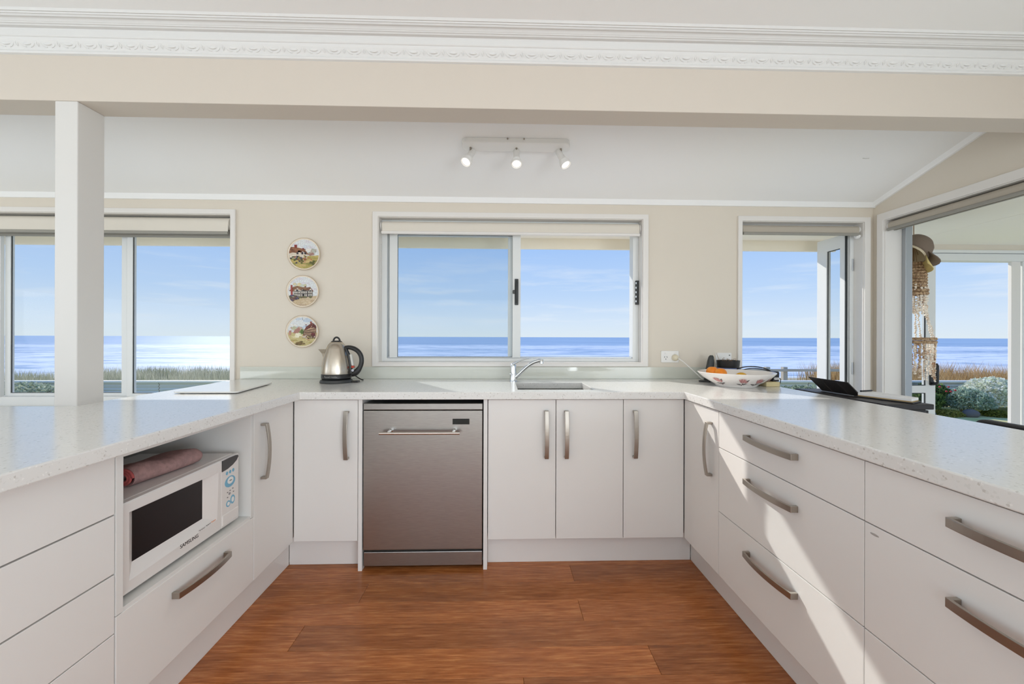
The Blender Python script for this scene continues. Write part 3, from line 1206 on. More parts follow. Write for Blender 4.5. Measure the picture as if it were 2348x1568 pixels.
for a, b, zz in ((-.590, -.560, .484), (-.556, -.532, .4855)):
    tube(bm, [(xo + .0004, a + (b - a) * k / 10, zz + .0022 * math.sin(k * 2.2)) for k in range(11)], .0007, 5)
done(bm, 'script_mark', mat('grey_print', srgb(128, 124, 124), .5), dr)
bm = B()
tube(bm, [(xo + .0004, -.530 + .022 * k / 8, .4865 + .0018 * math.sin(k * 1.9)) for k in range(9)], .0009, 5)
done(bm, 'orange_mark', mat('orange_print', srgb(226, 150, 104), .5), dr)
# control panel
bm = B()
prism(bm, [(DY1 + .0015, MZ0), (MY1, MZ0), (MY1, MZ1), (DY1 + .0015, MZ1)], MX - .021, MX - .001, 'x')
cp = done(bm, 'control_panel', WHM, t, bevel=.004)
bm = B()
eye = [(-.474, .648), (-.445, .6505), (-.415, .658), (-.392, .669), (-.3815, .681), (-.384, .687), (-.396, .6895), (-.43, .690), (-.474, .689)]
prism(bm, eye, MX - .002, MX + .0012, 'x')
done(bm, 'display', mat('dark_display', srgb(60, 58, 60), .2), cp)
BLUEP = mat('blue_print', srgb(120, 178, 206), .45)


def disc(y, z, ry, rz, m_, nm, rot=0, hole_=None):
    bm = B()
    n_ = 20
    c_, s_ = math.cos(rot), math.sin(rot)
    def Q(k, f):
        a, b = ry * f * math.cos(2 * math.pi * k / n_), rz * f * math.sin(2 * math.pi * k / n_)
        return (y + a * c_ - b * s_, z + a * s_ + b * c_)
    prism(bm, [Q(k, 1) for k in range(n_)], MX - .002, MX - .0004, 'x')
    return done(bm, nm, m_, cp)


for k in range(3):
    disc(-.446 + k * .018, .634 + k * .001, .0062, .0068, BLUEP, 'button')
disc(-.428, .598, .030, .021, BLUEP, 'dial_ring')
disc(-.4265, .602, .017, .013, mat('dial_white', srgb(236, 236, 234), .4), 'dial').location.x += .0006
disc(-.4265, .602, .008, .002, mat('grey_print', srgb(128, 124, 124), .5), 'dial_mark').location.x += .0012
for a, z in ((-.442, .560), (-.428, .563), (-.412, .566), (-.442, .541), (-.408, .552)):
    disc(a, z, .004, .0022, mat('grey_print', srgb(128, 124, 124), .5), 'key_mark')
disc(-.431, .552, .006, .005, mat('grey_key', srgb(150, 148, 152), .5), 'key')
disc(-.438, .516, .012, .012, BLUEP, 'stop_button')
disc(-.413, .524, .013, .017, BLUEP, 'start_button')
disc(-.438, .516, .007, .007, mat('dial_white', srgb(236, 236, 234), .4), 'stop_mark').location.x += .0006
disc(-.413, .524, .0075, .010, mat('dial_white', srgb(236, 236, 234), .4), 'start_mark').location.x += .0006
obox('open_button', MX - .004, MX + .0015, DY1 + .006, MY1 - .004, .444, .484, WHM, cp, bevel=.004)

# --- rolled towel on the microwave --------------------------------
t = thing('folded_towel', (-1.15, -.64, MZ1), 'dusty pink towel rolled on top of the microwave', 'towel')
TOW = mat('pink_towel', srgb(176, 140, 136), .95, vary=(srgb(158, 126, 124), 60), bump=(500, .4))
TOWR = mat('red_towel_edge', srgb(190, 92, 90), .95, bump=(500, .4))
bm = B()
n = 28
prof_t = [(math.cos(2 * math.pi * k / n), math.sin(2 * math.pi * k / n)) for k in range(n)]
rings_ = []
ea, eb = Vector((-1.148, -.742)), Vector((-1.118, -.490))
ax_ = (eb - ea).normalized()
sd2 = Vector((ax_.y, -ax_.x))        # towards the door of the oven
for f in (0, .04, .15, .3, .45, .6, .75, .88, .96, 1.0):
    c2 = ea.lerp(eb, f)
    rg = []
    wf, wb = .034, .036 + .085 * min(1, f * 3)
    h_ = .029 - .004 * f + .003 * math.sin(f * 9)
    k2 = 1 if f < .95 else (.93 if f < .99 else .72)
    for c_, s_ in prof_t:
        off = (wf if c_ > 0 else wb) * c_ * k2
        sag = 1 - .30 * max(0, -c_) * (1 + .3 * math.sin(8 * f))
        z = MZ1 + h_ + h_ * s_ * k2 * (sag if s_ > 0 else 1)
        p2 = c2 + sd2 * off
        rg.append(bm.verts.new((p2.x, p2.y, max(MZ1 + .0008, z))))
    rings_.append(rg)
for a, b in zip(rings_, rings_[1:]):
    for k in range(n):
        bm.faces.new([a[k], a[(k + 1) % n], b[(k + 1) % n], b[k]])
bm.faces.new(rings_[-1])
c2 = ea
inner_, deep = [], []
for c_, s_ in prof_t:
    p2 = ea + sd2 * .026 * c_
    inner_.append(bm.verts.new((p2.x, p2.y + .003, MZ1 + .029 + .020 * s_)))
    p2 = ea + ax_ * .05 + sd2 * .022 * c_
    deep.append(bm.verts.new((p2.x, p2.y, MZ1 + .029 + .017 * s_)))
for k in range(n):
    bm.faces.new([rings_[0][k], inner_[k], inner_[(k + 1) % n], rings_[0][(k + 1) % n]])
    bm.faces.new([inner_[k], deep[k], deep[(k + 1) % n], inner_[(k + 1) % n]])
bm.faces.new(deep)
bmesh.ops.recalc_face_normals(bm, faces=bm.faces)
done(bm, 'towel_roll', TOW, t, smooth=True, auto=70)
bm = B()
sp_ = []
for k in range(60):
    a = k / 59 * 2 * math.pi * 2.3
    r_ = 1 - k / 59 * .6
    p2 = ea + sd2 * .031 * r_ * math.cos(a)
    sp_.append((p2.x, p2.y - .003, MZ1 + .0295 + .0255 * r_ * math.sin(a)))
tube(bm, sp_, .0042, 6)
done(bm, 'towel_hem', TOWR, t, smooth=True)

# ================================================================== SMALL THINGS IN THE KITCHEN
# --- track light on the raked ceiling ------------------------------
ang = -math.atan(RS)
ty0 = .118
TM = Matrix.Translation((.078, ty0, rake_z(ty0))) @ Matrix.Rotation(ang, 4, 'X')
t = thing('track_light', (.078, ty0, rake_z(ty0) - .03), 'white ceiling bar carrying three tilted spotlights', 'light')
WTL = mat('white_lamp_enamel', srgb(232, 230, 226), .4)
bm = B()
prism(bm, rrect(-.283, .283, -.033, .033, .030, 8), -.034, -.0005, 'z', TM)
bar = done(bm, 'bar', WTL, t, bevel=.004)
for x in (-.045, .040):
    bm = B()
    lathe(bm, [(0, 0), (.004, 0), (.004, .005), (0, .006)], (0, 0, 0), 10, TM @ Matrix.Translation((x, -.033, -.010)) @ Matrix.Rotation(R(90), 4, 'X'))
    done(bm, 'screw', NICKEL, bar, smooth=True, auto=40)
LAMP = mat('lit_lamp_face', (1, 1, 1, 1), .4, emit=((1, .97, .92, 1), 1.6))
for x, dirv in ((-.238, (-.45, -.55, -1.0)), (.002, (.0, -.45, -1.0)), (.236, (.45, -.35, -1.0))):
    base = TM @ Vector((x, .005, -.034))
    dv = Vector(dirv).normalized()
    j = base + Vector((0, 0, -.038))
    bm = B()
    tube(bm, [base + Vector((0, 0, .004)), j], .0055, 10)
    arm = done(bm, 'arm', NICKEL, t, smooth=True, auto=50)
    HM = Matrix.Translation(j - dv * .012) @ dv.to_track_quat('Z', 'Y').to_matrix().to_4x4()
    bm = B()
    pr = [(0, -.022), (.014, -.022), (.0165, -.018), (.0165, .022), (.018, .030), (.0235, .044), (.0235, .046), (.0220, .0475), (.0255, .050), (.0255, .052), (.0240, .0535), (.0272, .056), (.0272, .058), (.0258, .0595), (.0285, .062), (.0285, .074), (.0265, .076), (.0255, .072)]
    lathe(bm, pr, (0, 0, 0), 24, HM)
    hd = done(bm, 'spot_head', WTL, t, smooth=True, auto=35)
    bm = B()
    lathe(bm, [(.0215, .071), (.012, .073), (0, .0735)], (0, 0, 0), 20, HM)
    done(bm, 'lamp', LAMP, hd, smooth=True)
    sd_ = bpy.data.lights.new('spot_glow', 'SPOT')
    sd_.energy = 5
    sd_.spot_size = R(80)
    sd_.spot_blend = .8
    sd_.shadow_soft_size = .022
    sd_.color = (1, .95, .86)
    so = bpy.data.objects.new('spot_glow', sd_)
    COL.objects.link(so)
    so.location = j + dv * .068
    so.rotation_euler = dv.to_track_quat('-Z', 'Y').to_euler()
# small filler mark on the raked ceiling
bm = B()
pz = Vector((2.035, .19, rake_z(.19) - .0012))
tube(bm, [pz + Vector((.012 * k - .02, .004 * math.sin(k), -.0003 * 0)) for k in range(4)], .004, 6, flat=.3)
tag(done(bm, 'ceiling_scuff', mat('ceiling_scuff_paint', srgb(214, 213, 211), .8)), 'small grey filler mark on the raked ceiling', 'mark', kind='structure')

# --- three painted plates -------------------------------------------
PLR = mat('ivory_glazed_rim', srgb(236, 224, 206), .2)
GOLD = mat('gilt_rim', srgb(188, 158, 118), .35, .6)


def circ(n=40, r=1.0, cx=0, cy=0):
    return [(cx + r * math.cos(2 * math.pi * k / n), cy + r * math.sin(2 * math.pi * k / n)) for k in range(n)]


def clip_disc(pts, r=.985):
    """clip polygon to the painted disc (Sutherland-Hodgman against a 36-gon)"""
    N = 36
    out = pts
    for k in range(N):
        a = 2 * math.pi * (k + .5) / N
        nx, ny = math.cos(a), math.sin(a)
        d0 = r * math.cos(math.pi / N)
        res = []
        for i in range(len(out)):
            p, q_ = out[i], out[(i + 1) % len(out)]
            dp, dq = p[0] * nx + p[1] * ny - d0, q_[0] * nx + q_[1] * ny - d0
            if dp <= 0:
                res.append(p)
            if dp * dq < 0:
                s_ = dp / (dp - dq)
                res.append((p[0] + (q_[0] - p[0]) * s_, p[1] + (q_[1] - p[1]) * s_))
        out = res
        if len(out) < 3:
            return None
    return out


def blot(rng, cx, cy, rx, ry, n=9, jit=.3):
    return [(cx + rx * (1 + rng.uniform(-jit, jit)) * math.cos(2 * math.pi * k / n), cy + ry * (1 + rng.uniform(-jit, jit)) * math.sin(2 * math.pi * k / n)) for k in range(n)]


def sky_ground(rng, horizon, skyc, groundc):
    P = [(skyc[0], circ(36, .985))]
    for _ in range(10):
        P.append((rng.choice(skyc), blot(rng, rng.uniform(-.8, .8), rng.uniform(horizon + .1, .85), .28, .10)))
    P.append((groundc[0], [(-1.2, horizon), (-.4, horizon + .04), (.3, horizon - .02), (1.2, horizon + .03), (1.2, -1.2), (-1.2, -1.2)]))
    for _ in range(22):
        P.append((rng.choice(groundc), blot(rng, rng.uniform(-.85, .85), rng.uniform(-.95, horizon - .08), .26, .07)))
    return P


def timbers(P, x0, x1, z0, z1, n, col=(58, 40, 36), w_=.018):
    for k in range(n + 1):
        x = x0 + (x1 - x0) * k / n
        P.append((col, [(x - w_, z0), (x + w_, z0), (x + w_, z1), (x - w_, z1)]))
    for z in (z0, (z0 + z1) / 2, z1):
        P.append((col, [(x0, z - w_), (x1, z - w_), (x1, z + w_), (x0, z + w_)]))


def painting(which):
    rng = random.Random(40 + which)
    SK = [(226, 232, 236), (214, 224, 234), (236, 236, 232), (222, 222, 230)]
    if which == 0:     # thatched cottage on the left, yellow lane
        P = sky_ground(rng, -.10, SK, [(196, 178, 110), (176, 164, 92), (206, 168, 116), (150, 146, 78), (214, 190, 132)])
        for _ in range(12):
            P.append((rng.choice([(188, 190, 180), (170, 176, 160), (196, 182, 172)]), blot(rng, rng.uniform(.3, .85), rng.uniform(.0, .32), .10, .10)))
        P.append(((168, 128, 118), [(.25, -.02), (.62, .12), (.7, -.05), (.4, -.12)]))
        P.append(((226, 216, 200), [(-.95, .15), (.25, .05), (.22, -.28), (-.95, -.30)]))
        P.append(((150, 100, 70), [(-1.0, .48), (-.62, .46), (.02, .34), (.34, -.05), (.20, -.03), (.05, .10), (-.08, .20), (-.22, .05), (-.36, .24), (-.52, .06), (-.75, .10), (-1.0, .02)]))
        for _ in range(20):
            a, b = rng.uniform(-.95, .1), rng.uniform(.12, .40)
            P.append((rng.choice([(128, 80, 56), (170, 120, 86), (112, 70, 52)]), blot(rng, a, b - .1 * (a + .5), .09, .03, 6)))
        P.append(((140, 50, 44), [(-.62, .42), (-.46, .42), (-.46, .62), (-.64, .62)]))
        P.append(((130, 56, 46), [(-.10, .30), (.0, .28), (.0, .40), (-.10, .40)]))
        for cx in (-.42, -.10, .1):
            P.append(((54, 50, 58), [(cx - .07, -.02), (cx + .07, -.03), (cx + .06, .10), (cx, .15), (cx - .06, .11)]))
        P.append(((40, 44, 60), [(-.50, -.12), (-.30, -.14), (-.30, -.30), (-.5, -.28)]))
        for _ in range(34):
            P.append((rng.choice([(84, 92, 48), (112, 104, 58), (140, 70, 60), (70, 66, 84), (148, 132, 64), (196, 150, 120)]), blot(rng, rng.uniform(-.9, .15), rng.uniform(-.62, -.18) * (1 if rng.random() < .7 else .7), .07, .055, 7)))
        for _ in range(10):
            P.append((rng.choice([(232, 206, 170), (196, 120, 84)]), blot(rng, rng.uniform(-.05, .5), rng.uniform(-.42, -.26), .05, .03, 6)))
        for _ in range(8):
            P.append(((96, 98, 48), blot(rng, rng.uniform(.45, .75), rng.uniform(-.75, -.5), .08, .06)))
    elif which == 1:   # white half-timbered house with a red chimney
        P = sky_ground(rng, -.32, SK, [(206, 186, 152), (214, 196, 166), (186, 164, 124), (196, 176, 150)])
        for _ in range(10):
            P.append((rng.choice([(206, 206, 168), (222, 214, 176), (200, 208, 196)]), blot(rng, rng.uniform(-.6, .3), rng.uniform(.3, .58), .12, .08)))
        P.append(((232, 228, 220), [(-.62, -.38), (-.62, .05), (-.36, .28), (-.14, .05), (.34, .05), (.52, .24), (.66, -.02), (.66, -.36)]))
        P.append(((142, 104, 74), [(-.92, .02), (-.62, .30), (-.36, .36), (.0, .28), (.30, .26), (.34, .06), (.10, .10), (.0, .16), (-.12, .04), (-.22, .12), (-.36, .26), (-.50, .14), (-.60, -.02)]))
        P.append(((128, 88, 66), [(.22, .24), (.50, .30), (.72, .02), (.66, -.02), (.54, .20), (.40, .06), (.24, .08)]))
        for _ in range(16):
            P.append((rng.choice([(116, 78, 56), (160, 122, 90), (104, 70, 54)]), blot(rng, rng.uniform(-.8, .45), rng.uniform(.12, .28), .08, .025, 6)))
        timbers(P, -.56, -.16, -.36, .02, 4, (48, 42, 44))
        timbers(P, -.10, .30, -.36, .02, 4, (60, 48, 48))
        timbers(P, .34, .64, -.34, .04, 3, (50, 44, 46))
        P.append(((44, 40, 46), [(-.02, -.36), (.12, -.36), (.12, -.16), (-.02, -.16)]))
        P.append(((40, 40, 48), [(-.42, -.02), (-.30, -.02), (-.30, .10), (-.42, .10)]))
        P.append(((40, 40, 48), [(.48, .0), (.56, .0), (.56, .08), (.48, .08)]))
        P.append(((158, 60, 52), [(-.78, -.30), (-.66, -.30), (-.68, .42), (-.79, .42)]))
        P.append(((132, 70, 56), [(.14, .26), (.22, .26), (.22, .36), (.14, .36)]))
        for _ in range(30):
            P.append((rng.choice([(84, 80, 112), (104, 66, 62), (92, 96, 62), (120, 92, 80), (64, 62, 70)]), blot(rng, rng.uniform(-.9, -.3), rng.uniform(-.62, -.28), .08, .06, 7)))
        for _ in range(18):
            P.append((rng.choice([(96, 84, 60), (118, 76, 70), (110, 112, 72)]), blot(rng, rng.uniform(-.3, .85), rng.uniform(-.44, -.34), .07, .04, 6)))
    else:              # dark half-timbered inn on the right, pale lane
        P = sky_ground(rng, -.08, [(226, 232, 236), (196, 212, 230), (240, 238, 232), (206, 218, 232)], [(206, 194, 140), (226, 216, 172), (180, 166, 104), (204, 164, 124), (164, 150, 92)])
        for _ in range(16):
            P.append((rng.choice([(206, 206, 176), (188, 192, 164), (198, 176, 160), (214, 196, 184)]), blot(rng, rng.uniform(-.8, .2), rng.uniform(-.02, .30), .12, .10)))
        P.append(((176, 128, 116), [(-.62, -.12), (-.3, -.14), (-.12, .10), (-.22, .30), (-.34, .22), (-.5, .12)]))
        P.append(((186, 140, 124), [(-.9, -.25), (-.75, -.25), (-.72, .08), (-.9, .05)]))
        for _ in range(10):
            P.append((rng.choice([(110, 138, 66), (134, 152, 82), (92, 116, 58)]), blot(rng, rng.uniform(-.14, .06), rng.uniform(-.15, .12), .08, .09)))
        P.append(((208, 176, 142), [(.06, -.22), (.92, -.42), (.95, .18), (.70, .50), (.30, .14), (.10, .02)]))
        P.append(((112, 54, 44), [(.10, .06), (.28, .34), (.62, .58), (.74, .56), (.58, .30), (.34, .14)]))
        P.append(((98, 46, 40), [(.74, .56), (.62, .30), (.92, .22), (.95, .36)]))
        P.append(((150, 84, 70), [(.52, .54), (.64, .54), (.64, .68), (.52, .68)]))
        for _ in range(12):
            P.append((rng.choice([(92, 42, 38), (136, 70, 56), (80, 40, 38)]), blot(rng, rng.uniform(.2, .75), rng.uniform(.22, .48), .07, .03, 6)))
        for k in range(9):
            x = .10 + k * .095
            zb = -.20 - .2 * (x - .1)
            zt_ = .02 + .26 * (x - .1) * 1.0
            P.append(((70, 36, 34), [(x - .018, zb), (x + .018, zb), (x + .018, zt_), (x - .018, zt_)]))
        for a, b, c_, d__ in ((.06, .0, .92, .22), (.06, -.10, .92, -.02), (.06, -.20, .92, -.38)):
            P.append(((76, 40, 36), [(a, b - .02), (c_, d__ - .02), (c_, d__ + .02), (a, b + .02)]))
        P.append(((110, 40, 44), [(.62, -.36), (.84, -.40), (.84, -.10), (.62, -.08)]))
        for _ in range(24):
            P.append((rng.choice([(120, 62, 58), (112, 96, 56), (92, 52, 50), (206, 190, 186)]), blot(rng, rng.uniform(.05, .85), rng.uniform(-.46, -.22), .06, .05, 6)))
        for _ in range(10):
            P.append(((244, 240, 214), blot(rng, rng.uniform(-.6, -.1), rng.uniform(-.38, -.12), .10, .05)))
        for _ in range(14):
            P.append((rng.choice([(112, 92, 54), (140, 116, 66)]), blot(rng, rng.uniform(-.6, .1), rng.uniform(-.92, -.7), .12, .05)))
    out = []
    for c_, pts in P:
        q_ = clip_disc(pts)
        if q_:
            out.append((c_, q_))
    return out


PL = [(-1.245, 1.6755, 'top'), (-1.252, 1.4395, 'mid'), (-1.2535, 1.1855, 'low')]
PLL = ['round wall plate with a thatched cottage left of a yellow lane', 'round wall plate with a white timbered house and red chimney',
       'round wall plate with a dark timbered inn on the right of a lane']
for k, (px, pz_, _) in enumerate(PL):
    t = thing('wall_plate', (px, YB, pz_), PLL[k], 'plate', 'three painted plates hung in a column')
    M = Matrix.Translation((px, YB - .0005, pz_)) @ Matrix.Rotation(R(90), 4, 'X')
    bm = B()
    rr_ = .1015
    lathe(bm, [(0, 0), (.070, 0), (.080, .004), (rr_ - .004, .0125), (rr_, .0145), (rr_, .0165), (rr_ - .003, .0172), (rr_ - .0075, .0140), (.0935, .0125), (0, .0125)], (0, 0, 0), 48, M)
    pb = done(bm, 'plate_body', PLR, t, smooth=True, auto=50)
    bm = B()
    tor = [(px + (rr_ - .001) * math.cos(a), YB - .0172, pz_ + (rr_ - .001) * math.sin(a)) for a in [2 * math.pi * i / 48 for i in range(49)]]
    tube(bm, tor, .0012, 6, cap=False)
    done(bm, 'gilt_edge', GOLD, pb, smooth=True)

    def fn(x, y, lift, px=px, pz_=pz_):
        return (px + x * .0935, YB - .0005 - .0125 - .0002 - lift * .6, pz_ + y * .0935)
    decal('painted_scene', painting(k), fn, PRINT, pb)

# --- kettle ---------------------------------------------------------
kx, ky = -.965, .400
t = thing('kettle', (kx, ky, ZT), 'brushed steel electric kettle with black handle on its base', 'kettle')
bm = B()
lathe(bm, [(0, .0005), (.090, .0005), (.092, .004), (.088, .016), (.080, .020), (0, .020)], (kx, ky, ZT), 40)
done(bm, 'power_base', DGREYP, t, smooth=True, auto=40)
bm = B()
lathe(bm, [(0, .024), (.080, .024), (.0835, .028), (.0835, .050), (.082, .052)], (kx, ky, ZT), 40)
rb = done(bm, 'lower_ring', BLACKP, t, smooth=True, auto=40)
cu_t = 'Russell Hobbs'
M = Matrix(((1, 0, 0, kx - .002), (0, 0, -1, ky - .0842), (0, 1, 0, ZT + .0385), (0, 0, 0, 1)))
lt = text_mesh('maker_lettering', cu_t, .0130, M, mat('silver_print', srgb(206, 206, 202), .4), rb)
for v in lt.data.vertices:     # wrap the lettering round the ring
    x_ = v.co.x + ORG[rb.name].x - kx
    v.co.y = ky - math.sqrt(max(0, .0838 ** 2 - x_ * x_)) - .0006 - ORG[rb.name].y
bm = B()
lathe(bm, [(.0825, .052), (.0832, .060), (.0800, .100), (.0730, .140), (.0620, .180), (.0550, .200), (.0545, .202), (.0535, .203)], (kx, ky, ZT), 48)
bd = done(bm, 'body', STEELK, t, smooth=True, auto=40)
bm = B()
lathe(bm, [(.0535, .203), (.0525, .2055), (.046, .222), (.034, .236), (.0225, .241)], (kx, ky, ZT), 40)
ld = done(bm, 'lid', STEELK, t, smooth=True, auto=40)
bm = B()
lathe(bm, [(.030, .236), (.031, .2405), (.024, .2445), (.014, .246), (0, .246)], (kx, ky, ZT), 28)
tube(bm, bez((kx - .019, ky, ZT + .243), (kx - .014, ky, ZT + .272), (kx + .014, ky, ZT + .272), (kx + .019, ky, ZT + .243), 14), .0052, 8)
done(bm, 'lid_knob', BLACKP, ld, smooth=True, auto=50)
# pouring spout on the left: open wedge
bm = B()
sec = []
for f, zc in ((0, .138), (.5, .170), (1, .194)):
    out_ = .066 + .041 * f + (.010 if f == 0 else 0)
    hw = .004 + .026 * f
    xb = kx - (.0735 - .0185 * f)
    sec.append([bm.verts.new((kx - out_, ky, ZT + zc)), bm.verts.new((xb + .012, ky - hw, ZT + zc)), bm.verts.new((xb + .012, ky + hw, ZT + zc))])
for a, b in zip(sec, sec[1:]):
    for i in range(3):
        bm.faces.new([a[i], a[(i + 1) % 3], b[(i + 1) % 3], b[i]])
bm.faces.new(sec[0])
bmesh.ops.recalc_face_normals(bm, faces=bm.faces)
sp = done(bm, 'spout', STEELK, t)
sp.modifiers.new('solid', 'SOLIDIFY').thickness = .0012
# D handle on the right
bm = B()
hp = bez((kx + .050, ky, ZT + .204), (kx + .085, ky, ZT + .214), (kx + .150, ky, ZT + .190), (kx + .146, ky, ZT + .125), 12)
hp += bez((kx + .146, ky, ZT + .125), (kx + .144, ky, ZT + .088), (kx + .120, ky, ZT + .055), (kx + .088, ky, ZT + .046), 10)[1:]
tube(bm, hp, [.010, .0105, .011, .0115, .012, .0125, .0125, .0125, .0125, .0125, .0125, .0125, .0125] + [.0125, .0125, .0125, .0135, .015, .016, .017, .016, .014, .012], 12, flat=1.1)
tube(bm, [(kx + .052, ky, ZT + .200), (kx + .068, ky, ZT + .165), (kx + .079, ky, ZT + .110), (kx + .086, ky, ZT + .052)], [.011, .011, .011, .012], 10)
hd = done(bm, 'handle', BLACKP, t, smooth=True, auto=60)
bm = B()
tube(bm, [(kx + .084, ky - .004, ZT + .165), (kx + .096, ky - .004, ZT + .100)], .009, 10)
done(bm, 'water_gauge', mat('clear_gauge', srgb(206, 202, 194), .15), hd, smooth=True, auto=50)
bm = B()
box(bm, kx + .090, kx + .106, ky - .014, ky + .004, ZT + .086, ZT + .098)
done(bm, 'switch', mat('red_switch', srgb(190, 62, 36), .35), hd, bevel=.002)
bm = B()
lathe(bm, [(0, 0), (.0075, 0), (.0075, .003), (0, .0045)], (0, 0, 0), 16, Matrix.Translation((kx + .100, ky - .015, ZT + .072)) @ Matrix.Rotation(R(90), 4, 'X'))
done(bm, 'indicator', mat('pale_indicator', srgb(196, 198, 206), .3), hd, smooth=True, auto=40)
bm = B()
tube(bm, bez((kx - .080, ky + .03, ZT + .010), (kx - .135, ky + .06, ZT + .018), (kx - .125, ky + .10, ZT + .075), (kx - .075, ky + .13, ZT + .085), 14) +
     bez((kx - .075, ky + .13, ZT + .085), (kx, ky + .165, ZT + .09), (kx + .06, ky + .15, ZT + .006), (kx + .125, ky + .09, ZT + .0045), 12)[1:], .0034, 8)
done(bm, 'cord', BLACKP, t, smooth=True)
obox('base_lip', kx + .080, kx + .128, ky - .012, ky + .03, ZT + .0006, ZT + .010, BLACKP, t, bevel=.003)

# --- white glass chopping board -------------------------------------
t = thing('chopping_board', (-1.44, .13, ZT), 'thin white chopping board lying on the left worktop', 'chopping board')
pts = rrect(-.2, .2, -.145, .145, .022, 5)
# corners measured on the worktop, slightly turned rectangle
A, Bq, Cq, Dq = Vector((-1.528, -.083)), Vector((-1.232, -.083)), Vector((-1.292, .325)), Vector((-1.600, .360))
quad = []
for a, b, c_ in ((Dq, A, Bq), (A, Bq, Cq), (Bq, Cq, Dq), (Cq, Dq, A)):
    d1, d2 = (a - b).normalized(), (c_ - b).normalized()
    p0_, p2_ = b + d1 * .022, b + d2 * .022
    for i in range(6):
        s_ = i / 5
        quad.append(tuple((1 - s_) ** 2 * p0_ + 2 * s_ * (1 - s_) * b + s_ ** 2 * p2_))
bm = B()
prism(bm, quad, ZT + .004, ZT + .0105, 'z')
done(bm, 'glass_panel', mat('white_board_glass', srgb(238, 237, 233), .12), t, bevel=.001)
for p in (A, Bq, Cq, Dq):
    c_ = (A + Bq + Cq + Dq) / 4
    q_ = p + (c_ - p).normalized() * .04
    bm = B()
    lathe(bm, [(0, 0), (.008, 0), (.007, .004), (0, .004)], (q_.x, q_.y, ZT + .0002), 12)
    done(bm, 'foot', DGREYP, t, smooth=True, auto=40)

# --- power points ---------------------------------------------------
def outlet(x, z, w_, h_, label):
    t = thing('power_outlet', (x, YB, z), label, 'outlet', 'white wall outlets')
    bm = B()
    prism(bm, rrect(x - w_ / 2, x + w_ / 2, z - h_ / 2, z + h_ / 2, .004), YB - .009, YB - .0003, 'y')
    done(bm, 'faceplate', WHITEP, t, bevel=.002)
    return t


t = outlet(1.1005, 1.030, .116, .076, 'white double power outlet with a plug in its right socket')
for sx in (-.028,):
    for dx, rot in ((-.008, 25), (.008, -25)):
        bm = B()
        box(bm, -.0012, .0012, -.0105, -.0085, -.0045, .0045, Matrix.Translation((1.1005 + sx + dx, YB, 1.028)) @ Matrix.Rotation(R(rot), 4, 'Y'))
        done(bm, 'socket_slot', DGREYP, t)
    obox('socket_slot', 1.1005 + sx - .0012, 1.1005 + sx + .0012, YB - .0105, YB - .0085, 1.010, 1.018, DGREYP, t)
for sx in (-.028, .028):
    obox('rocker_switch', 1.1005 + sx - .006, 1.1005 + sx + .006, YB - .012, YB - .008, 1.046, 1.058, WHITEP, t, bevel=.001)
t = thing('charger_plug', (1.131, YB - .03, 1.004), 'round cream plug with white lead in the power outlet', 'plug')
bm = B()
lathe(bm, [(0, .0), (.020, 0), (.021, .010), (.017, .024), (.008, .032), (0, .034)], (0, 0, 0), 20, Matrix.Translation((1.131, YB - .0105, 1.024)) @ Matrix.Rotation(R(90), 4, 'X'))
done(bm, 'plug_body', mat('cream_plastic', srgb(226, 216, 190), .4), t, smooth=True, auto=40)
bm = B()
tube(bm, bez((1.137, YB - .042, 1.024), (1.17, YB - .06, 1.00), (1.20, .53, .965), (1.235, .50, .925), 10) +
     bez((1.235, .50, .925), (1.25, .49, .905), (1.262, .485, .893), (1.268, .482, .8935), 5)[1:], .0028, 8)
done(bm, 'lead', WHITEP, t, smooth=True)
t = outlet(1.455, 1.020, .105, .072, 'white wall outlet beside the corner window, behind the potted stems')
for sx, sz in ((-.038, -.012), (.038, -.012), (.038, .020)):
    obox('socket_slot', 1.455 + sx - .004, 1.455 + sx + .004, YB - .0105, YB - .0085, 1.020 + sz - .0025, 1.020 + sz + .0025, DGREYP, t)

# --- flat black phone on charge -------------------------------------
bm = B()
M = Matrix.Translation((1.272, .455, ZT + .0005)) @ Matrix.Rotation(R(-38), 4, 'Z')
prism(bm, rrect(-.033, .033, -.066, .066, .008), 0, .009, 'z', M)
t = thing('mobile_phone', (1.272, .455, ZT), 'flat black mobile phone lying left of the fruit bowl', 'phone')
done(bm, 'phone_body', BLACKP, t, bevel=.002)
bm = B()
prism(bm, rrect(-.029, .029, -.058, .058, .004), .0088, .0094, 'z', M)
done(bm, 'screen', BLACKG, t)

# --- upright handset, potted stems ----------------------------------
t = thing('phone_handset', (1.318, .505, ZT), 'dark grey tapered handset standing upright behind the fruit bowl', 'phone')
bm = B()
sec = []
for z, w_, d_, ox in ((0, .030, .030, 0), (.03, .026, .022, .001), (.08, .023, .018, .005), (.125, .019, .015, .010), (.148, .015, .012, .0125), (.158, .008, .007, .0135)):
    sec.append([bm.verts.new((1.314 + ox + x, .505 + y, ZT + .0005 + z)) for x, y in rrect(-w_, w_, -d_, d_, min(w_, d_) * .8, 4)])
for a, b in zip(sec, sec[1:]):
    m_ = len(a)
    for i in range(m_):
        bm.faces.new([a[i], a[(i + 1) % m_], b[(i + 1) % m_], b[i]])
bm.faces.new(sec[0][::-1])
bm.faces.new(sec[-1])
done(bm, 'handset', DGREYP, t, smooth=True, auto=50)
bm = B()
for r_ in range(4):
    for c_ in range(3):
        M = Matrix.Translation((1.312 + c_ * .009 + r_ * .0012, .505 - .0235 + r_ * .0016, ZT + .04 + r_ * .014))
        box(bm, -.003, .003, -.001, .002, -.0035, .0035, M)
done(bm, 'keypad', mat('grey_keys', srgb(120, 120, 118), .5), t)

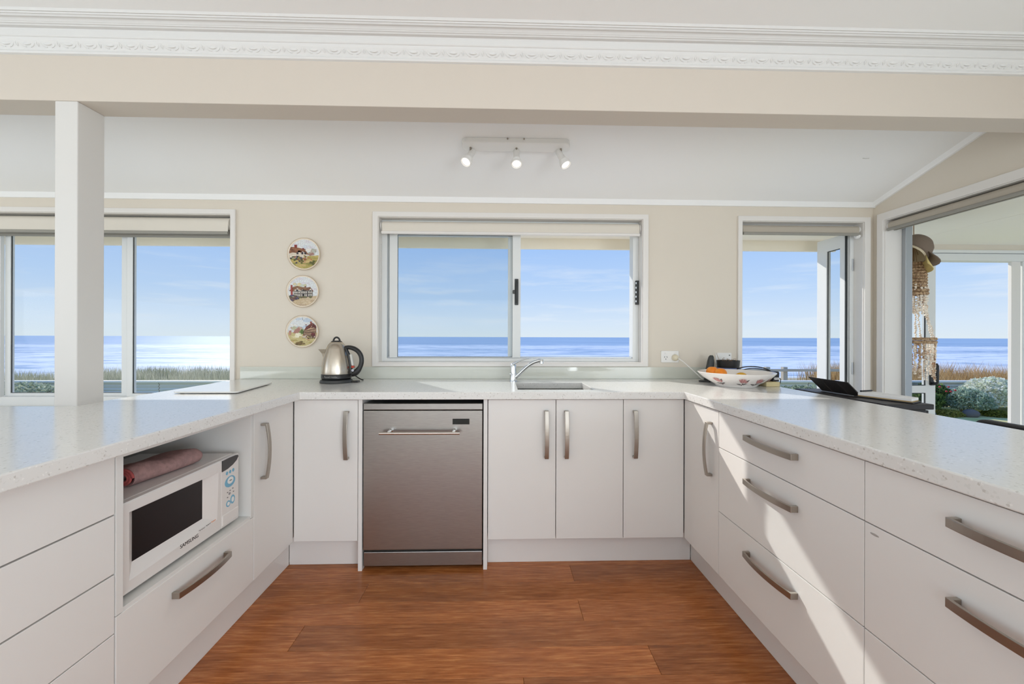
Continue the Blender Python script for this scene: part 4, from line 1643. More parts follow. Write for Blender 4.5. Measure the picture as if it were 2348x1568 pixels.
px, py = 1.424, .485
t = thing('plant_pot', (px, py, ZT), 'blue glazed pot holding a black tub of dry stems', 'plant pot')
bm = B()
lathe(bm, [(0, .0005), (.050, .0005), (.054, .006), (.062, .052), (.069, .069), (.071, .081), (.068, .083), (.060, .071), (.052, .047), (0, .043)], (px, py, ZT), 36)
done(bm, 'blue_pot', mat('blue_glaze', srgb(122, 138, 186), .2), t, smooth=True, auto=50)
bm = B()
lathe(bm, [(0, .044), (.050, .050), (.062, .084), (.066, .124), (.067, .128), (.064, .128), (.062, .116), (0, .116)], (px, py, ZT), 36)
tub = done(bm, 'inner_tub', BLACKP, t, smooth=True, auto=50)
bm = B()
lathe(bm, [(.0625, .114), (.045, .119), (.02, .121), (0, .120)], (px, py, ZT), 24)
done(bm, 'soil', mat('dark_soil', srgb(62, 46, 36), .95, bump=(200, .8)), tub, smooth=True)
STM = mat('dry_stem', srgb(150, 118, 88), .9)
for k in range(16):
    a, r_ = random.uniform(0, 6.28), random.uniform(.01, .058)
    bx, by = px + r_ * math.cos(a), py + r_ * math.sin(a)
    hgt = random.uniform(.008, .03)
    lean = random.uniform(-.02, .02)
    bm = B()
    tube(bm, bez((bx, by, ZT + .117), (bx + lean * .3, by, ZT + .12 + hgt * .5), (bx + lean, by - .004, ZT + .12 + hgt), (bx + lean * 1.8, by - .008, ZT + .118 + hgt * random.uniform(.5, 1)), 5), .0011, 5)
    done(bm, 'dry_stem', STM, t, smooth=True)
bm = B()
tube(bm, bez((px - .058, py - .01, ZT + .115), (px - .066, py - .01, ZT + .15), (px - .082, py - .01, ZT + .16), (px - .078, py - .012, ZT + .176), 8), .0012, 5)
done(bm, 'dry_stem', STM, t, smooth=True)

# --- fruit bowl ------------------------------------------------------
bx, by = 1.318, .222
t = thing('fruit_bowl', (bx, by, ZT), 'wide white ceramic bowl painted with pink protea flowers', 'bowl')
BOWL = mat('white_glazed_ceramic', srgb(238, 234, 230), .18)


def lobes(tt):
    return 1 + .022 * math.cos(4 * (tt - .1))


outp = [(.100, .0), (.104, .0005), (.106, .005), (.112, .012), (.140, .028), (.168, .046), (.186, .062), (.197, .074)]
bm = B()
lathe(bm, [(0, .004), (.092, .004), (.096, .0)] + outp + [(.199, .077), (.197, .079), (.193, .076), (.178, .062), (.150, .044), (.110, .026), (.06, .019), (0, .018)], (bx, by, ZT + .0003), 64, None, lobes)
bw = done(bm, 'bowl_body', BOWL, t, smooth=True, auto=60)


def bowl_pt(th, h, lift):
    z = h
    for (r0, z0_), (r1, z1_) in zip(outp[2:], outp[3:]):
        if z0_ <= z <= z1_:
            r_ = r0 + (r1 - r0) * (z - z0_) / (z1_ - z0_)
            break
    else:
        r_ = outp[-1][0]
    r_ = r_ * lobes(th) + .0006 + lift
    return (bx + r_ * math.cos(th), by + r_ * math.sin(th), ZT + .0003 + z - .0004)


def protea(rng):
    """flower in a local frame: x right, y up, about 1 unit high"""
    P = []
    LF = [(110, 104, 104), (92, 86, 88), (128, 120, 118)]
    def leaf(x0_, y0_, x1_, y1_, w_, c_):
        dx, dy = x1_ - x0_, y1_ - y0_
        L_ = math.hypot(dx, dy)
        nx, ny = -dy / L_ * w_, dx / L_ * w_
        P.append((c_, [(x0_, y0_), (x0_ + dx * .35 + nx, y0_ + dy * .35 + ny), (x0_ + dx * .75 + nx * .7, y0_ + dy * .75 + ny * .7), (x1_, y1_), (x0_ + dx * .7 - nx * .7, y0_ + dy * .7 - ny * .7), (x0_ + dx * .3 - nx, y0_ + dy * .3 - ny)]))
    leaf(.0, .10, -.75, .22, .07, LF[0])
    leaf(.0, .12, .62, .28, .07, LF[1])
    P.append(((116, 80, 84), [(-.05, -.05), (.03, -.05), (.09, .30), (.0, .32)]))
    leaf(.22, .40, .56, .80, .10, LF[2])
    leaf(-.10, .40, -.34, .62, .08, LF[1])
    RD = [(196, 128, 132), (214, 160, 158), (176, 100, 108), (228, 188, 184), (204, 142, 142)]
    for k in range(7):
        a = -.62 + k * .2
        leaf(-.04 + a * .15, .34, -.10 + a * .62, .98 - abs(a) * .25, .06, RD[k % 5])
    for k in range(4):
        a = k * .18
        leaf(.22, .34, .26 + a * .5, .66 - a * .15, .05, RD[(k + 2) % 5])
    return P


rng = random.Random(3)
for thd in (-152, -108, -79, -50, -8, 40, 90, 140):
    th0 = R(thd)

    def fn(x, y, lift, th0=th0):
        h_ = .014 + y * .046
        return bowl_pt(th0 + x * .046 / .165, max(.006, h_), lift)
    decal('protea_motif', protea(rng), fn, PRINT, bw)

ORNG = mat('orange_peel', srgb(244, 138, 22), .42, bump=(160, .25), vary=(srgb(250, 158, 40), 14))
for mx_, my_, mz_, r_, lb in ((1.252, .262, .9515, .0345, 'orange mandarin at the front of the fruit bowl'), (1.226, .300, .9585, .0335, 'orange mandarin half hidden behind the front mandarin')):
    t = thing('mandarin', (mx_, my_, mz_ - r_), lb, 'mandarin', 'mandarins in the fruit bowl')
    bm = B()
    vsn = ellipsoid(bm, (mx_, my_, mz_), r_, r_, r_ * .88, 28, 18)
    for v in vsn:
        d_ = v.co - Vector((mx_, my_, mz_))
        rad = math.hypot(d_.x, d_.y) / r_
        if d_.z > 0:
            v.co.z -= .006 * math.exp(-(rad * 4) ** 2)
    done(bm, 'fruit', ORNG, t, smooth=True)
    bm = B()
    lathe(bm, [(0, 0), (.003, 0), (.0035, .0015), (0, .002)], (mx_, my_, mz_ + r_ * .88 - .0062), 8)
    done(bm, 'stem_button', mat('green_stem', srgb(106, 120, 58), .7), t, smooth=True)
t = thing('lemon', (1.345, .215, .905), 'yellow lemon low in the middle of the fruit bowl', 'lemon')
bm = B()
for v in ellipsoid(bm, (1.345, .215, .9335), .034, .028, .0275, 24, 16):
    d_ = (v.co.x - 1.345) / .034
    if abs(d_) > .8:
        v.co.x += .005 * (abs(d_) - .8) / .2 * (1 if d_ > 0 else -1)
done(bm, 'fruit', mat('lemon_peel', srgb(222, 168, 36), .42, bump=(180, .25)), t, smooth=True)

# --- black device on a cream block ----------------------------------
bm = B()
prism(bm, rrect(1.462, 1.540, .176, .290, .004), ZT + .0004, ZT + .026, 'z')
tag(done(bm, 'cream_block', mat('pale_yellow_block', srgb(222, 206, 160), .8), bevel=.003), 'small pale yellow block under the black device', 'block')
t = thing('black_device', (1.537, .235, ZT + .0262), 'small black box with white sticker and cable right of the fruit bowl', 'device')
bm = B()
M = Matrix.Translation((1.5385, .235, ZT + .0262)) @ Matrix.Rotation(R(-4), 4, 'Z')
prism(bm, [(-.017, 0), (.017, 0), (.019, .050), (.014, .056), (-.017, .054)], -.03, .03, 'y', M)
dvb = done(bm, 'housing', BLACKP, t, bevel=.003)
obox('sticker', 1.5255, 1.5515, .2025, .2046, ZT + .036, ZT + .048, PAPER, dvb, label='white sticker')
bm = B()
tube(bm, [(1.530, .2022, ZT + .0425), (1.5355, .2022, ZT + .0425)], .0015, 5)
tube(bm, [(1.539, .2022, ZT + .0415), (1.547, .2022, ZT + .0415)], .0012, 5)
done(bm, 'sticker_print', DGREYP, dvb)
bm = B()
tube(bm, [(1.556, .215, ZT + .044), (1.568, .212, ZT + .040), (1.563, .208, ZT + .022), (1.556, .204, ZT + .012)], .0022, 6)
tube(bm, bez((1.535, .250, ZT + .080), (1.53, .30, ZT + .105), (1.46, .36, ZT + .108), (1.43, .40, ZT + .080), 12), .0035, 6)
tube(bm, bez((1.538, .262, ZT + .078), (1.52, .32, ZT + .094), (1.47, .36, ZT + .094), (1.45, .39, ZT + .070), 12), .003, 6)
done(bm, 'cable', BLACKP, t, smooth=True)

# --- black cabinet, open folder, stool behind the right worktop -----
t = thing('side_cabinet', (1.675, -.14, 0), 'low black cabinet standing behind the right worktop', 'cabinet')
obox('body', 1.59, 1.762, -.385, .10, .05, .862, BLKTIM, t, bevel=.004)
obox('top', 1.575, 1.778, -.402, .115, .862, .884, BLKTIM, t, bevel=.003)
obox('plinth', 1.61, 1.745, -.36, .08, .0005, .05, BLKTIM, t)
for ya, yb_ in ((-.38, -.145), (-.14, .095)):
    d_ = obox('door', 1.762, 1.778, ya, yb_, .06, .855, BLKTIM, t, bevel=.002)
    bm = B()
    lathe(bm, [(0, 0), (.006, 0), (.010, .012), (0, .016)], (0, 0, 0), 14, Matrix.Translation((1.778, (ya + yb_) / 2 + (.08 if ya < -.3 else -.08), .5)) @ Matrix.Rotation(R(90), 4, 'Y'))
    done(bm, 'knob', NICKEL, d_, smooth=True, auto=40)
t = thing('folder', (1.70, -.2, .884), 'black leather folder standing open on the black cabinet', 'folder')
# raised cover in three creased panels
P0, P1, Q0, Q1 = Vector((1.605, .060, .952)), Vector((1.612, -.172, .949)), Vector((1.640, .010, .8865)), Vector((1.650, -.205, .8865))
fr_ = [0, .30, .34, .70, .74, 1.0]
for k in range(0, 6, 2):
    a, b = fr_[k], fr_[k + 1]
    off = Vector((.006, 0, 0))
    bm = B()
    q_ = [P0.lerp(P1, a), P0.lerp(P1, b), Q0.lerp(Q1, b), Q0.lerp(Q1, a)]
    va = [bm.verts.new(p) for p in q_]
    vb = [bm.verts.new(p + off) for p in q_]
    bm.faces.new(va)
    bm.faces.new(vb[::-1])
    for i in range(4):
        bm.faces.new([va[i], vb[i], vb[(i + 1) % 4], va[(i + 1) % 4]])
    bmesh.ops.recalc_face_normals(bm, faces=bm.faces)
    done(bm, 'cover_panel', BLKLEA, t, bevel=.001)
bm = B()
q_ = [P0.lerp(P1, .01), P0.lerp(P1, .99), Q0.lerp(Q1, .99), Q0.lerp(Q1, .01)]
va = [bm.verts.new(p + Vector((.002, 0, 0))) for p in q_]
vb = [bm.verts.new(p + Vector((.004, 0, 0))) for p in q_]
bm.faces.new(va)
bm.faces.new(vb[::-1])
for i in range(4):
    bm.faces.new([va[i], vb[i], vb[(i + 1) % 4], va[(i + 1) % 4]])
bmesh.ops.recalc_face_normals(bm, faces=bm.faces)
done(bm, 'cover_lining', mat('dark_brown_lining', srgb(58, 50, 48), .6), t)
bm = B()
base_q = [(1.628, -.19), (1.692, -.398), (1.776, -.352), (1.760, -.13)]
prism(bm, base_q, .8845, .8895, 'z')
done(bm, 'back_cover', BLKLEA, t, bevel=.0015)
t = thing('writing_pad', (1.71, -.27, .8897), 'thick white writing pad lying open beside the folder cover', 'pad')
pq = [(1.640, -.198), (1.697, -.388), (1.766, -.350), (1.750, -.145)]
bm = B()
prism(bm, pq, .8897, .8935, 'z')
done(bm, 'cardboard_back', mat('tan_card', srgb(186, 160, 112), .8), t)
bm = B()
prism(bm, pq, .8936, .9045, 'z')
done(bm, 'pages', PAPER, t, bevel=.001)
t = thing('pen', (1.705, -.168, .9046), 'slim dark pen lying on the writing pad', 'pen')
bm = B()
tube(bm, [(1.672, -.178, .9085), (1.742, -.158, .9085), (1.748, -.156, .9085)], [.0038, .0038, .0015], 10)
done(bm, 'barrel', BLACKP, t, smooth=True, auto=50)

t = thing('dining_chair', (1.86, -.93, 0), 'black chair pushed in behind the right worktop, only its back top showing', 'chair')
obox('seat', 1.68, 2.08, -1.14, -.72, .44, .48, BLKLEA, t, bevel=.01)
bm = B()
pts = rrect(-1.17, -.660, .52, .8815, .035, 6)
prism(bm, pts, 1.625, 1.655, 'x')
done(bm, 'backrest', BLKLEA, t, bevel=.006)
for x, y in ((1.66, -1.13), (1.66, -.73), (2.06, -1.13), (2.06, -.73)):
    bm = B()
    tube(bm, [(x, y, .001), (x, y, .46 if x > 1.7 else .56)], [.014, .018], 10)
    done(bm, 'leg', BLKTIM, t, smooth=True, auto=50)

# ================================================================== OUTSIDE
SOFF = mat('cream_soffit_paint', srgb(248, 243, 230), .7)
FASC = mat('cream_fascia_paint', srgb(240, 232, 214), .6)
# ---- eave over the sea side windows
t = thing('eave', (-1.5, .9, 1.826), 'cream eave with soffit and fascia outside the windows', 'eave', kind='structure')
for xa, xb in ((-5.4, -3.6), (-3.59, -1.8), (-1.79, .0), (.01, 1.4), (1.41, 2.60)):
    obox('soffit_panel', xa, xb, .752, 1.062, 1.905, 1.915, SOFF, t)
obox('fascia', -5.4, 2.60, 1.062, 1.088, 1.826, 2.02, FASC, t, bevel=.002)
bm = B()
prism(bm, [(.752, 1.93), (1.10, 1.93), (1.10, 2.03), (.752, 2.12)], -5.4, 2.60, 'x')
done(bm, 'roof_edge', mat('roof_steel', srgb(150, 152, 152), .5), t)

# ---- porch beyond the right wall
PC = mat('white_porch_ceiling', srgb(238, 236, 226), .7)
PY, PZ = 1.30, 1.945
t = thing('porch_ceiling', (4.4, -1, PZ), 'white panelled porch ceiling beyond the door opening', 'ceiling', kind='structure')
for xa, xb in ((XW + .15, 3.30), (3.304, 4.50), (4.504, 5.70), (5.704, 6.9)):
    for ya, yb_ in ((-4.2, -1.4), (-1.396, PY + .1)):
        obox('ceiling_panel', xa, xb, ya, (1.05 if xa < 2.7 and yb_ > 1 else yb_), PZ, PZ + .012, PC, t, bevel=.0012)
bm = B()
cells(bm, [XW + .15, 3.304, 7.1], [-4.2, 1.05, PY + .3], PZ + .02, PZ + .12, lambda i, j, u, v: not (i == 0 and j == 1))
done(bm, 'roof_deck', FASC, t)
bm = B()
box(bm, XW + .15, 7.0, -4.2, PY + .25, -.12, -.02)  # floor colour lightened to bounce sunlight onto the porch ceiling
tag(done(bm, 'porch_floor', mat('pale_porch_bounce', srgb(236, 233, 226), .6, vary=(srgb(226, 222, 212), 3))), 'porch floor outside the door opening, made pale to bounce sunlight', 'floor', kind='structure')
# front wall: lintel and side piers with glazed doors
w = thing('door_2', (4.2, PY, 0), 'white aluminium sliding doors along the seaward side of the porch', 'door', kind='structure')
obox('lintel', 2.95, 6.9, PY, PY + .10, 1.900, PZ, WALL, w)
bm = B()
box(bm, 2.95, 6.9, PY - .01, PY + .10, 1.875, 1.900)
box(bm, 2.95, 6.9, PY + .005, PY + .09, 1.812, 1.872)
done(bm, 'head_track', ALU, w, bevel=.002)
obox('sill_track', 2.95, 6.9, PY, PY + .10, -.02, .02, ALU, w)


def leaf(x0, x1, y, label=None, mid=True):
    bm = B()
    us = [x0, x0 + .083, x1 - .083, x1]
    vs = [.02, .12, .694, .756, 1.735, 1.812] if mid else [.02, .12, 1.735, 1.812]
    op = (lambda i, j: i == 1 and j in (1, 3)) if mid else (lambda i, j: i == 1 and j == 1)
    cells(bm, us, vs, y, y + .035, lambda i, j, u, v: not op(i, j), 'y')
    lf = done(bm, 'door_leaf', ALU, w, bevel=.002)
    for za, zb in (((.12, .694), (.756, 1.735)) if mid else ((.12, 1.735),)):
        obox('pane', x0 + .081, x1 - .081, y + .015, y + .020, za - .002, zb + .002, GLASS, lf)
        bm = B()
        frame4(bm, x0 + .083, x1 - .083, za, zb, y + .006, y + .012, .006)
        done(bm, 'glazing_seal', RUBBER, lf)
    return lf


leaf(2.96, 3.30, PY + .045)
lf = leaf(3.13, 3.668, PY + .005)
# D handle on the meeting stile
bm = B()
tube(bm, [(3.632, PY + .006, .940), (3.632, PY - .035, .935), (3.632, PY - .040, .925), (3.632, PY - .040, .790), (3.632, PY - .035, .775), (3.632, PY + .006, .770)], .012, 10)
prism(bm, rrect(3.612, 3.652, .758, .950, .01), PY - .004, PY + .005, 'y')
done(bm, 'pull_handle', BLACKP, lf, smooth=True, auto=40, label='black pull handle')
obox('door_post', 4.365, 4.445, PY + .03, PY + .058, .02, 1.815, TRIMW, w, bevel=.004)
leaf(4.46, 5.30, PY + .03, mid=False)
leaf(5.31, 6.20, PY + .03, mid=False)

# ---- cap and shell mobile hanging in the porch
hx, hy = 2.82, .62
t = thing('sun_hat', (hx, hy, 1.70), 'brown cap with cream lining hanging above the shell mobile', 'hat')
CAPB = mat('brown_cap_cloth', srgb(128, 112, 98), .95, bump=(200, .3))
CAPL = mat('cream_cap_lining', srgb(214, 200, 172), .95)
HM = Matrix.Translation((hx - .075, hy, 1.735)) @ Matrix.Rotation(R(42), 4, 'Y')
bm = B()
lathe(bm, [(.092, -.02), (.095, .0), (.094, .03), (.086, .062), (.066, .092), (.038, .108), (0, .114)], (0, 0, 0), 28, HM)
cp_ = done(bm, 'crown', CAPB, t, smooth=True)
cp_.modifiers.new('solid', 'SOLIDIFY').thickness = .004
bm = B()
lathe(bm, [(.087, -.034), (.089, -.01), (.088, .03), (.080, .058), (.060, .084), (.034, .098), (0, .104)], (0, 0, 0), 24, HM)
done(bm, 'lining', CAPL, t, smooth=True)
bm = B()
rgs = []
for f in (0, .5, 1):
    rg = []
    for k in range(13):
        a = R(-75 + 150 * k / 12)
        r_ = .092 + f * .075 * math.cos(a * .9) ** .6
        rg.append(bm.verts.new(HM @ Vector((r_ * math.cos(a), r_ * math.sin(a), -.006 + .020 * f - .05 * f * math.sin(a) ** 2))))
    rgs.append(rg)
for a, b in zip(rgs, rgs[1:]):
    for k in range(12):
        bm.faces.new([a[k], a[k + 1], b[k + 1], b[k]])
pk = done(bm, 'peak', CAPB, t, smooth=True)
pk.modifiers.new('solid', 'SOLIDIFY').thickness = .005
bm = B()
rgs = []
for f in (0, .5, 1):
    rg = []
    for k in range(13):
        a = R(-70 + 140 * k / 12)
        r_ = .090 + f * .072 * math.cos(a * .9) ** .6
        rg.append(bm.verts.new(HM @ Vector((r_ * math.cos(a), r_ * math.sin(a), -.030 - .022 * f - .05 * f * math.sin(a) ** 2))))
    rgs.append(rg)
for a, b in zip(rgs, rgs[1:]):
    for k in range(12):
        bm.faces.new([a[k], a[k + 1], b[k + 1], b[k]])
lk = done(bm, 'lining_brim', mat('yellow_cap_lining', srgb(216, 196, 132), .95), t, smooth=True)
lk.modifiers.new('solid', 'SOLIDIFY').thickness = .005
bm = B()
tube(bm, [(hx - .12, hy, 1.842), (hx - .12, hy, PZ)], .002, 6)
done(bm, 'hanging_cord', STM, t)

mx_, my_ = 2.80, .66
t = thing('shell_mobile', (mx_, my_, .90), 'hanging mobile of small seashells on rope hoops in the porch', 'mobile')
ROPE = mat('twisted_rope', srgb(196, 168, 134), .95, vary=(srgb(130, 100, 74), 90))
SHELL = mat('seashell', srgb(246, 236, 222), .5, vary=(srgb(216, 184, 156), 25, (1, 1, 1), (.5, .75)))
DSHELL = mat('brown_seashell', srgb(158, 120, 88), .5, vary=(srgb(226, 206, 180), 60))


def hoop(r_, z, w_=.009, coils=1):
    bm = B()
    for c_ in range(coils):
        pts = [(mx_ + r_ * math.cos(a), my_ + r_ * math.sin(a), z - c_ * w_ * 1.9 + .002 * math.sin(a * 20)) for a in [2 * math.pi * i / 40 for i in range(41)]]
        tube(bm, pts, w_, 6, cap=False)
    return done(bm, 'rope_hoop', ROPE, t, smooth=True)


def strand(p0_, p1_, n_, r_, m_):
    bm = B()
    p0_, p1_ = Vector(p0_), Vector(p1_)
    tube(bm, [p0_, p1_], .0008, 4)
    for i in range(n_):
        c_ = p0_.lerp(p1_, (i + .5) / n_) + Vector((random.uniform(-.3, .3) * r_, random.uniform(-.3, .3) * r_, 0))
        M_ = Matrix.Rotation(random.uniform(0, 6.28), 4, 'Z') @ Matrix.Rotation(random.uniform(-.6, .6), 4, 'X')
        ellipsoid(bm, c_, r_ * random.uniform(.7, 1.1), r_ * .55, r_ * random.uniform(.7, 1.1), 7, 5, M_)
    return done(bm, 'shell_strand', m_, t, smooth=True)


hoop(.060, 1.655, .010, 9)
hoop(.066, 1.475, .011, 2)
hoop(.105, 1.150, .011, 2)
bm = B()
tube(bm, [(mx_, my_, 1.65), (mx_, my_, PZ)], .0025, 6)
for k in range(3):
    a = k * 2.1
    tube(bm, [(mx_ + .058 * math.cos(a), my_ + .058 * math.sin(a), 1.65), (mx_, my_, 1.80)], .0015, 5)
done(bm, 'hanging_cord', STM, t)
for k in range(18):
    a = 2 * math.pi * k / 18
    strand((mx_ + .062 * math.cos(a), my_ + .062 * math.sin(a), 1.46), (mx_ + .062 * math.cos(a), my_ + .062 * math.sin(a), 1.345 - random.uniform(0, .03)), 8, .010, SHELL)
for k in range(7):
    a = 2 * math.pi * k / 7 + .42
    strand((mx_ + .060 * math.cos(a), my_ + .060 * math.sin(a), 1.36), (mx_ + .103 * math.cos(a), my_ + .103 * math.sin(a), 1.155), 14, .009, SHELL)
for k in range(14):
    a = 2 * math.pi * k / 14
    strand((mx_ + .060 * math.cos(a), my_ + .060 * math.sin(a), 1.52), (mx_ + .068 * math.cos(a), my_ + .068 * math.sin(a), 1.47), 4, .010, SHELL)
for k in range(30):
    a = 2 * math.pi * k / 30
    L_ = random.uniform(.10, .16) + (.11 if k % 3 else .0)
    strand((mx_ + .103 * math.cos(a), my_ + .103 * math.sin(a), 1.135), (mx_ + .100 * math.cos(a), my_ + .100 * math.sin(a), 1.135 - L_), int(L_ / .014), .0095, DSHELL if random.random() < .28 else SHELL)

# ---- ground, dune and sea
LAWN = mat('lawn', srgb(196, 194, 110), .95, vary=(srgb(226, 214, 150), 1.6), bump=(40, .6))
bm = B()
NX, NY = 60, 34
gv = []
for j in range(NY + 1):
    y = .76 + (30 - .76) * (j / NY) ** 1.3
    rowv = []
    for i in range(NX + 1):
        x = -45 + 90 * i / NX
        if y < 7.2:
            z = -.42
        elif y < 14:
            z = -.42 + .05 * noise.noise(Vector((x * .3, y * .3, 0)))
        else:
            z = -.42 - 3.9 * min(1, ((y - 14) / 12)) ** 1.2
        rowv.append(bm.verts.new((x, y, z)))
    gv.append(rowv)
for j in range(NY):
    for i in range(NX):
        f = bm.faces.new([gv[j][i], gv[j][i + 1], gv[j + 1][i + 1], gv[j + 1][i]])
        f.material_index = 0 if gv[j][i].co.y < 6.9 else 1
tag(done(bm, 'ground', [LAWN, mat('dune_sand', srgb(196, 182, 152), .95, vary=(srgb(170, 160, 130), .8))], org=(0, 3, -.42), smooth=True),
    'lawn running out to the sandy dune edge', 'ground', kind='structure')


bm = B()
box(bm, -9.0, 2.60, .752, 3.6, -.42, -.06)  # unseen slab added to bounce sunlight through the windows onto the ceiling
tag(done(bm, 'reflector', mat('pale_bounce_slab', srgb(234, 231, 224), .8, vary=(srgb(222, 218, 208), 2))), 'pale added patio outside the windows', 'reflector', kind='structure')


def sea_mat():
    m = bpy.data.materials.new('sea_water_and_surf')
    m.use_nodes = True
    nt = m.node_tree
    b = nt.nodes['Principled BSDF']
    b.inputs['Roughness'].default_value = .55
    b.inputs['Specular IOR Level'].default_value = .15
    tc = nt.nodes.new('ShaderNodeTexCoord')

    def nz(sc, st, det=6, rough=.6, dist=0):
        mp = nt.nodes.new('ShaderNodeMapping')
        mp.inputs['Scale'].default_value = st
        nt.links.new(tc.outputs['Object'], mp.inputs[0])
        n_ = nt.nodes.new('ShaderNodeTexNoise')
        n_.inputs['Scale'].default_value = sc
        n_.inputs['Detail'].default_value = det
        n_.inputs['Roughness'].default_value = rough
        n_.inputs['Distortion'].default_value = dist
        nt.links.new(mp.outputs[0], n_.inputs['Vector'])
        return n_

    def ramp(src, stops):
        c_ = nt.nodes.new('ShaderNodeValToRGB')
        el = c_.color_ramp.elements
        el[0].position, el[0].color = stops[0][0], stops[0][1]
        el[1].position, el[1].color = stops[-1][0], stops[-1][1]
        for p_, col_ in stops[1:-1]:
            q_ = el.new(p_)
            q_.color = col_
        nt.links.new(src, c_.inputs[0])
        return c_
    sep = nt.nodes.new('ShaderNodeSeparateXYZ')
    nt.links.new(tc.outputs['Object'], sep.inputs[0])
    mr = nt.nodes.new('ShaderNodeMapRange')
    mr.inputs[1].default_value = 0
    mr.inputs[2].default_value = 500
    nt.links.new(sep.outputs[1], mr.inputs[0])
    g = lambda v: (v, v, v, 1)
    # how much of the water is broken surf at each distance from the beach
    amount = ramp(mr.outputs[0], [(0.0, g(.59)), (.16, g(.59)), (.26, g(.52)), (.38, g(.59)), (.50, g(.46)), (.75, g(.38)), (1.0, g(.36))])
    n1 = nz(1, (.045, .13, 1), 8, .68, .6)
    n2 = nz(1, (.22, .7, 1), 6, .7)
    ad = nt.nodes.new('ShaderNodeMath')
    ad.operation = 'MULTIPLY_ADD'
    ad.inputs[1].default_value = .35
    nt.links.new(n2.outputs[0], ad.inputs[0])
    mu = nt.nodes.new('ShaderNodeMath')
    mu.operation = 'MULTIPLY'
    mu.inputs[1].default_value = .65
    nt.links.new(n1.outputs[0], mu.inputs[0])
    nt.links.new(mu.outputs[0], ad.inputs[2])
    su = nt.nodes.new('ShaderNodeMath')
    su.operation = 'ADD'
    nt.links.new(ad.outputs[0], su.inputs[0])
    nt.links.new(amount.outputs[0], su.inputs[1])
    foam = ramp(su.outputs[0], [(.0, g(0)), (.98, g(0)), (1.0, g(1))])
    mrf = nt.nodes.new('ShaderNodeMapRange')
    mrf.inputs[1].default_value = .985
    mrf.inputs[2].default_value = 1.11
    nt.links.new(su.outputs[0], mrf.inputs[0])
    n3 = nz(1, (.004, .03, 1), 4)
    water = ramp(n3.outputs[0], [(.35, srgb(146, 172, 198)), (.65, srgb(176, 198, 218))])
    mx = nt.nodes.new('ShaderNodeMixRGB')
    nt.links.new(mrf.outputs[0], mx.inputs[0])
    nt.links.new(water.outputs[0], mx.inputs[1])
    mx.inputs[2].default_value = srgb(236, 240, 245)
    nt.links.new(mx.outputs[0], b.inputs['Base Color'])
    bp = nt.nodes.new('ShaderNodeBump')
    bp.inputs['Strength'].default_value = .6
    bp.inputs['Distance'].default_value = .5
    nt.links.new(n2.outputs[0], bp.inputs['Height'])
    df = nt.nodes.new('ShaderNodeBsdfDiffuse')
    gl = nt.nodes.new('ShaderNodeBsdfGlossy')
    gl.inputs['Roughness'].default_value = .42
    ms = nt.nodes.new('ShaderNodeMixShader')
    ms.inputs[0].default_value = .07
    nt.links.new(mx.outputs[0], df.inputs[0])
    nt.links.new(bp.outputs[0], df.inputs['Normal'])
    nt.links.new(bp.outputs[0], gl.inputs['Normal'])
    nt.links.new(df.outputs[0], ms.inputs[1])
    nt.links.new(gl.outputs[0], ms.inputs[2])
    nt.links.new(ms.outputs[0], nt.nodes['Material Output'].inputs[0])
    return m


bm = B()
ys_ = [25, 30, 38, 50, 65, 85, 110, 150, 210, 300, 450, 700, 1200, 2500, 6000, 14000]
prev = None
for y in ys_:
    rowv = [bm.verts.new((x * max(60, y * 2.2), y, -4.05)) for x in [-1 + k / 10 for k in range(21)]]
    if prev:
        for i in range(20):
            bm.faces.new([prev[i], prev[i + 1], rowv[i + 1], rowv[i]])
    prev = rowv
tag(done(bm, 'sea', sea_mat(), org=(0, 25, -4.05)), 'blue sea with white surf reaching to the horizon', 'sea', kind='stuff')

# ---- low corrugated fence at the end of the lawn
CORR = mat('corrugated_fence_sheet', srgb(222, 224, 222), .5)
CAPW = mat('white_fence_cap', srgb(238, 236, 230), .5)
t = thing('garden_fence', (0, 7.0, -.42), 'low corrugated metal fence with a white cap at the end of the lawn', 'fence')
wave = []
N = 44
for k in range(N + 1):
    z = -.40 + .545 * k / N
    wave.append((7.0 + .014 * math.sin(k * 2 * math.pi / 5.5), z))
prof_f = wave + [(y + .006, z) for y, z in wave[::-1]]
bm = B()
prism(bm, [(y - 7.0, z) for y, z in prof_f], 0, 2.38, 'x')
me0 = None
for k in range(14):
    x = -17.0 + k * 2.4
    if me0 is None:
        o = done(bm, 'fence_sheet', CORR, t)
        me0 = o.data
        o.location = (x, 0, 0)
        for v in me0.vertices:
            v.co.y += 7.0
            v.co.x += 0
    else:
        o = bpy.data.objects.new('fence_sheet', me0)
        COL.objects.link(o)
        o.parent = t
        o.location = (x, 0, 0)
    obox('fence_cap', x, x + 2.398, 6.93, 7.07, .145, .185, CAPW, t, bevel=.004)
    obox('fence_post', x - .04, x + .04, 7.02, 7.10, -.42, .144, mat('grey_post_timber', srgb(150, 144, 134), .9), t)

# ---- weathered post and rail fence in the dune
WT = mat('weathered_timber', srgb(190, 182, 168), .95, bump=(30, .4, (1, 1, 6)))
t = thing('rail_fence', (7.6, 9.2, -.5), 'weathered timber post and rail fence in the dune', 'fence')
bm = B()
prism(bm, [(9.16, .205), (9.22, .205), (9.22, .275), (9.16, .275)], 5.6, 9.6, 'x')
done(bm, 'rail', WT, t, bevel=.006)
for x in (5.9, 7.55, 8.05, 9.3):
    obox('post', x - .06, x + .06, 9.22, 9.34, -.5, .33, WT, t, bevel=.008)

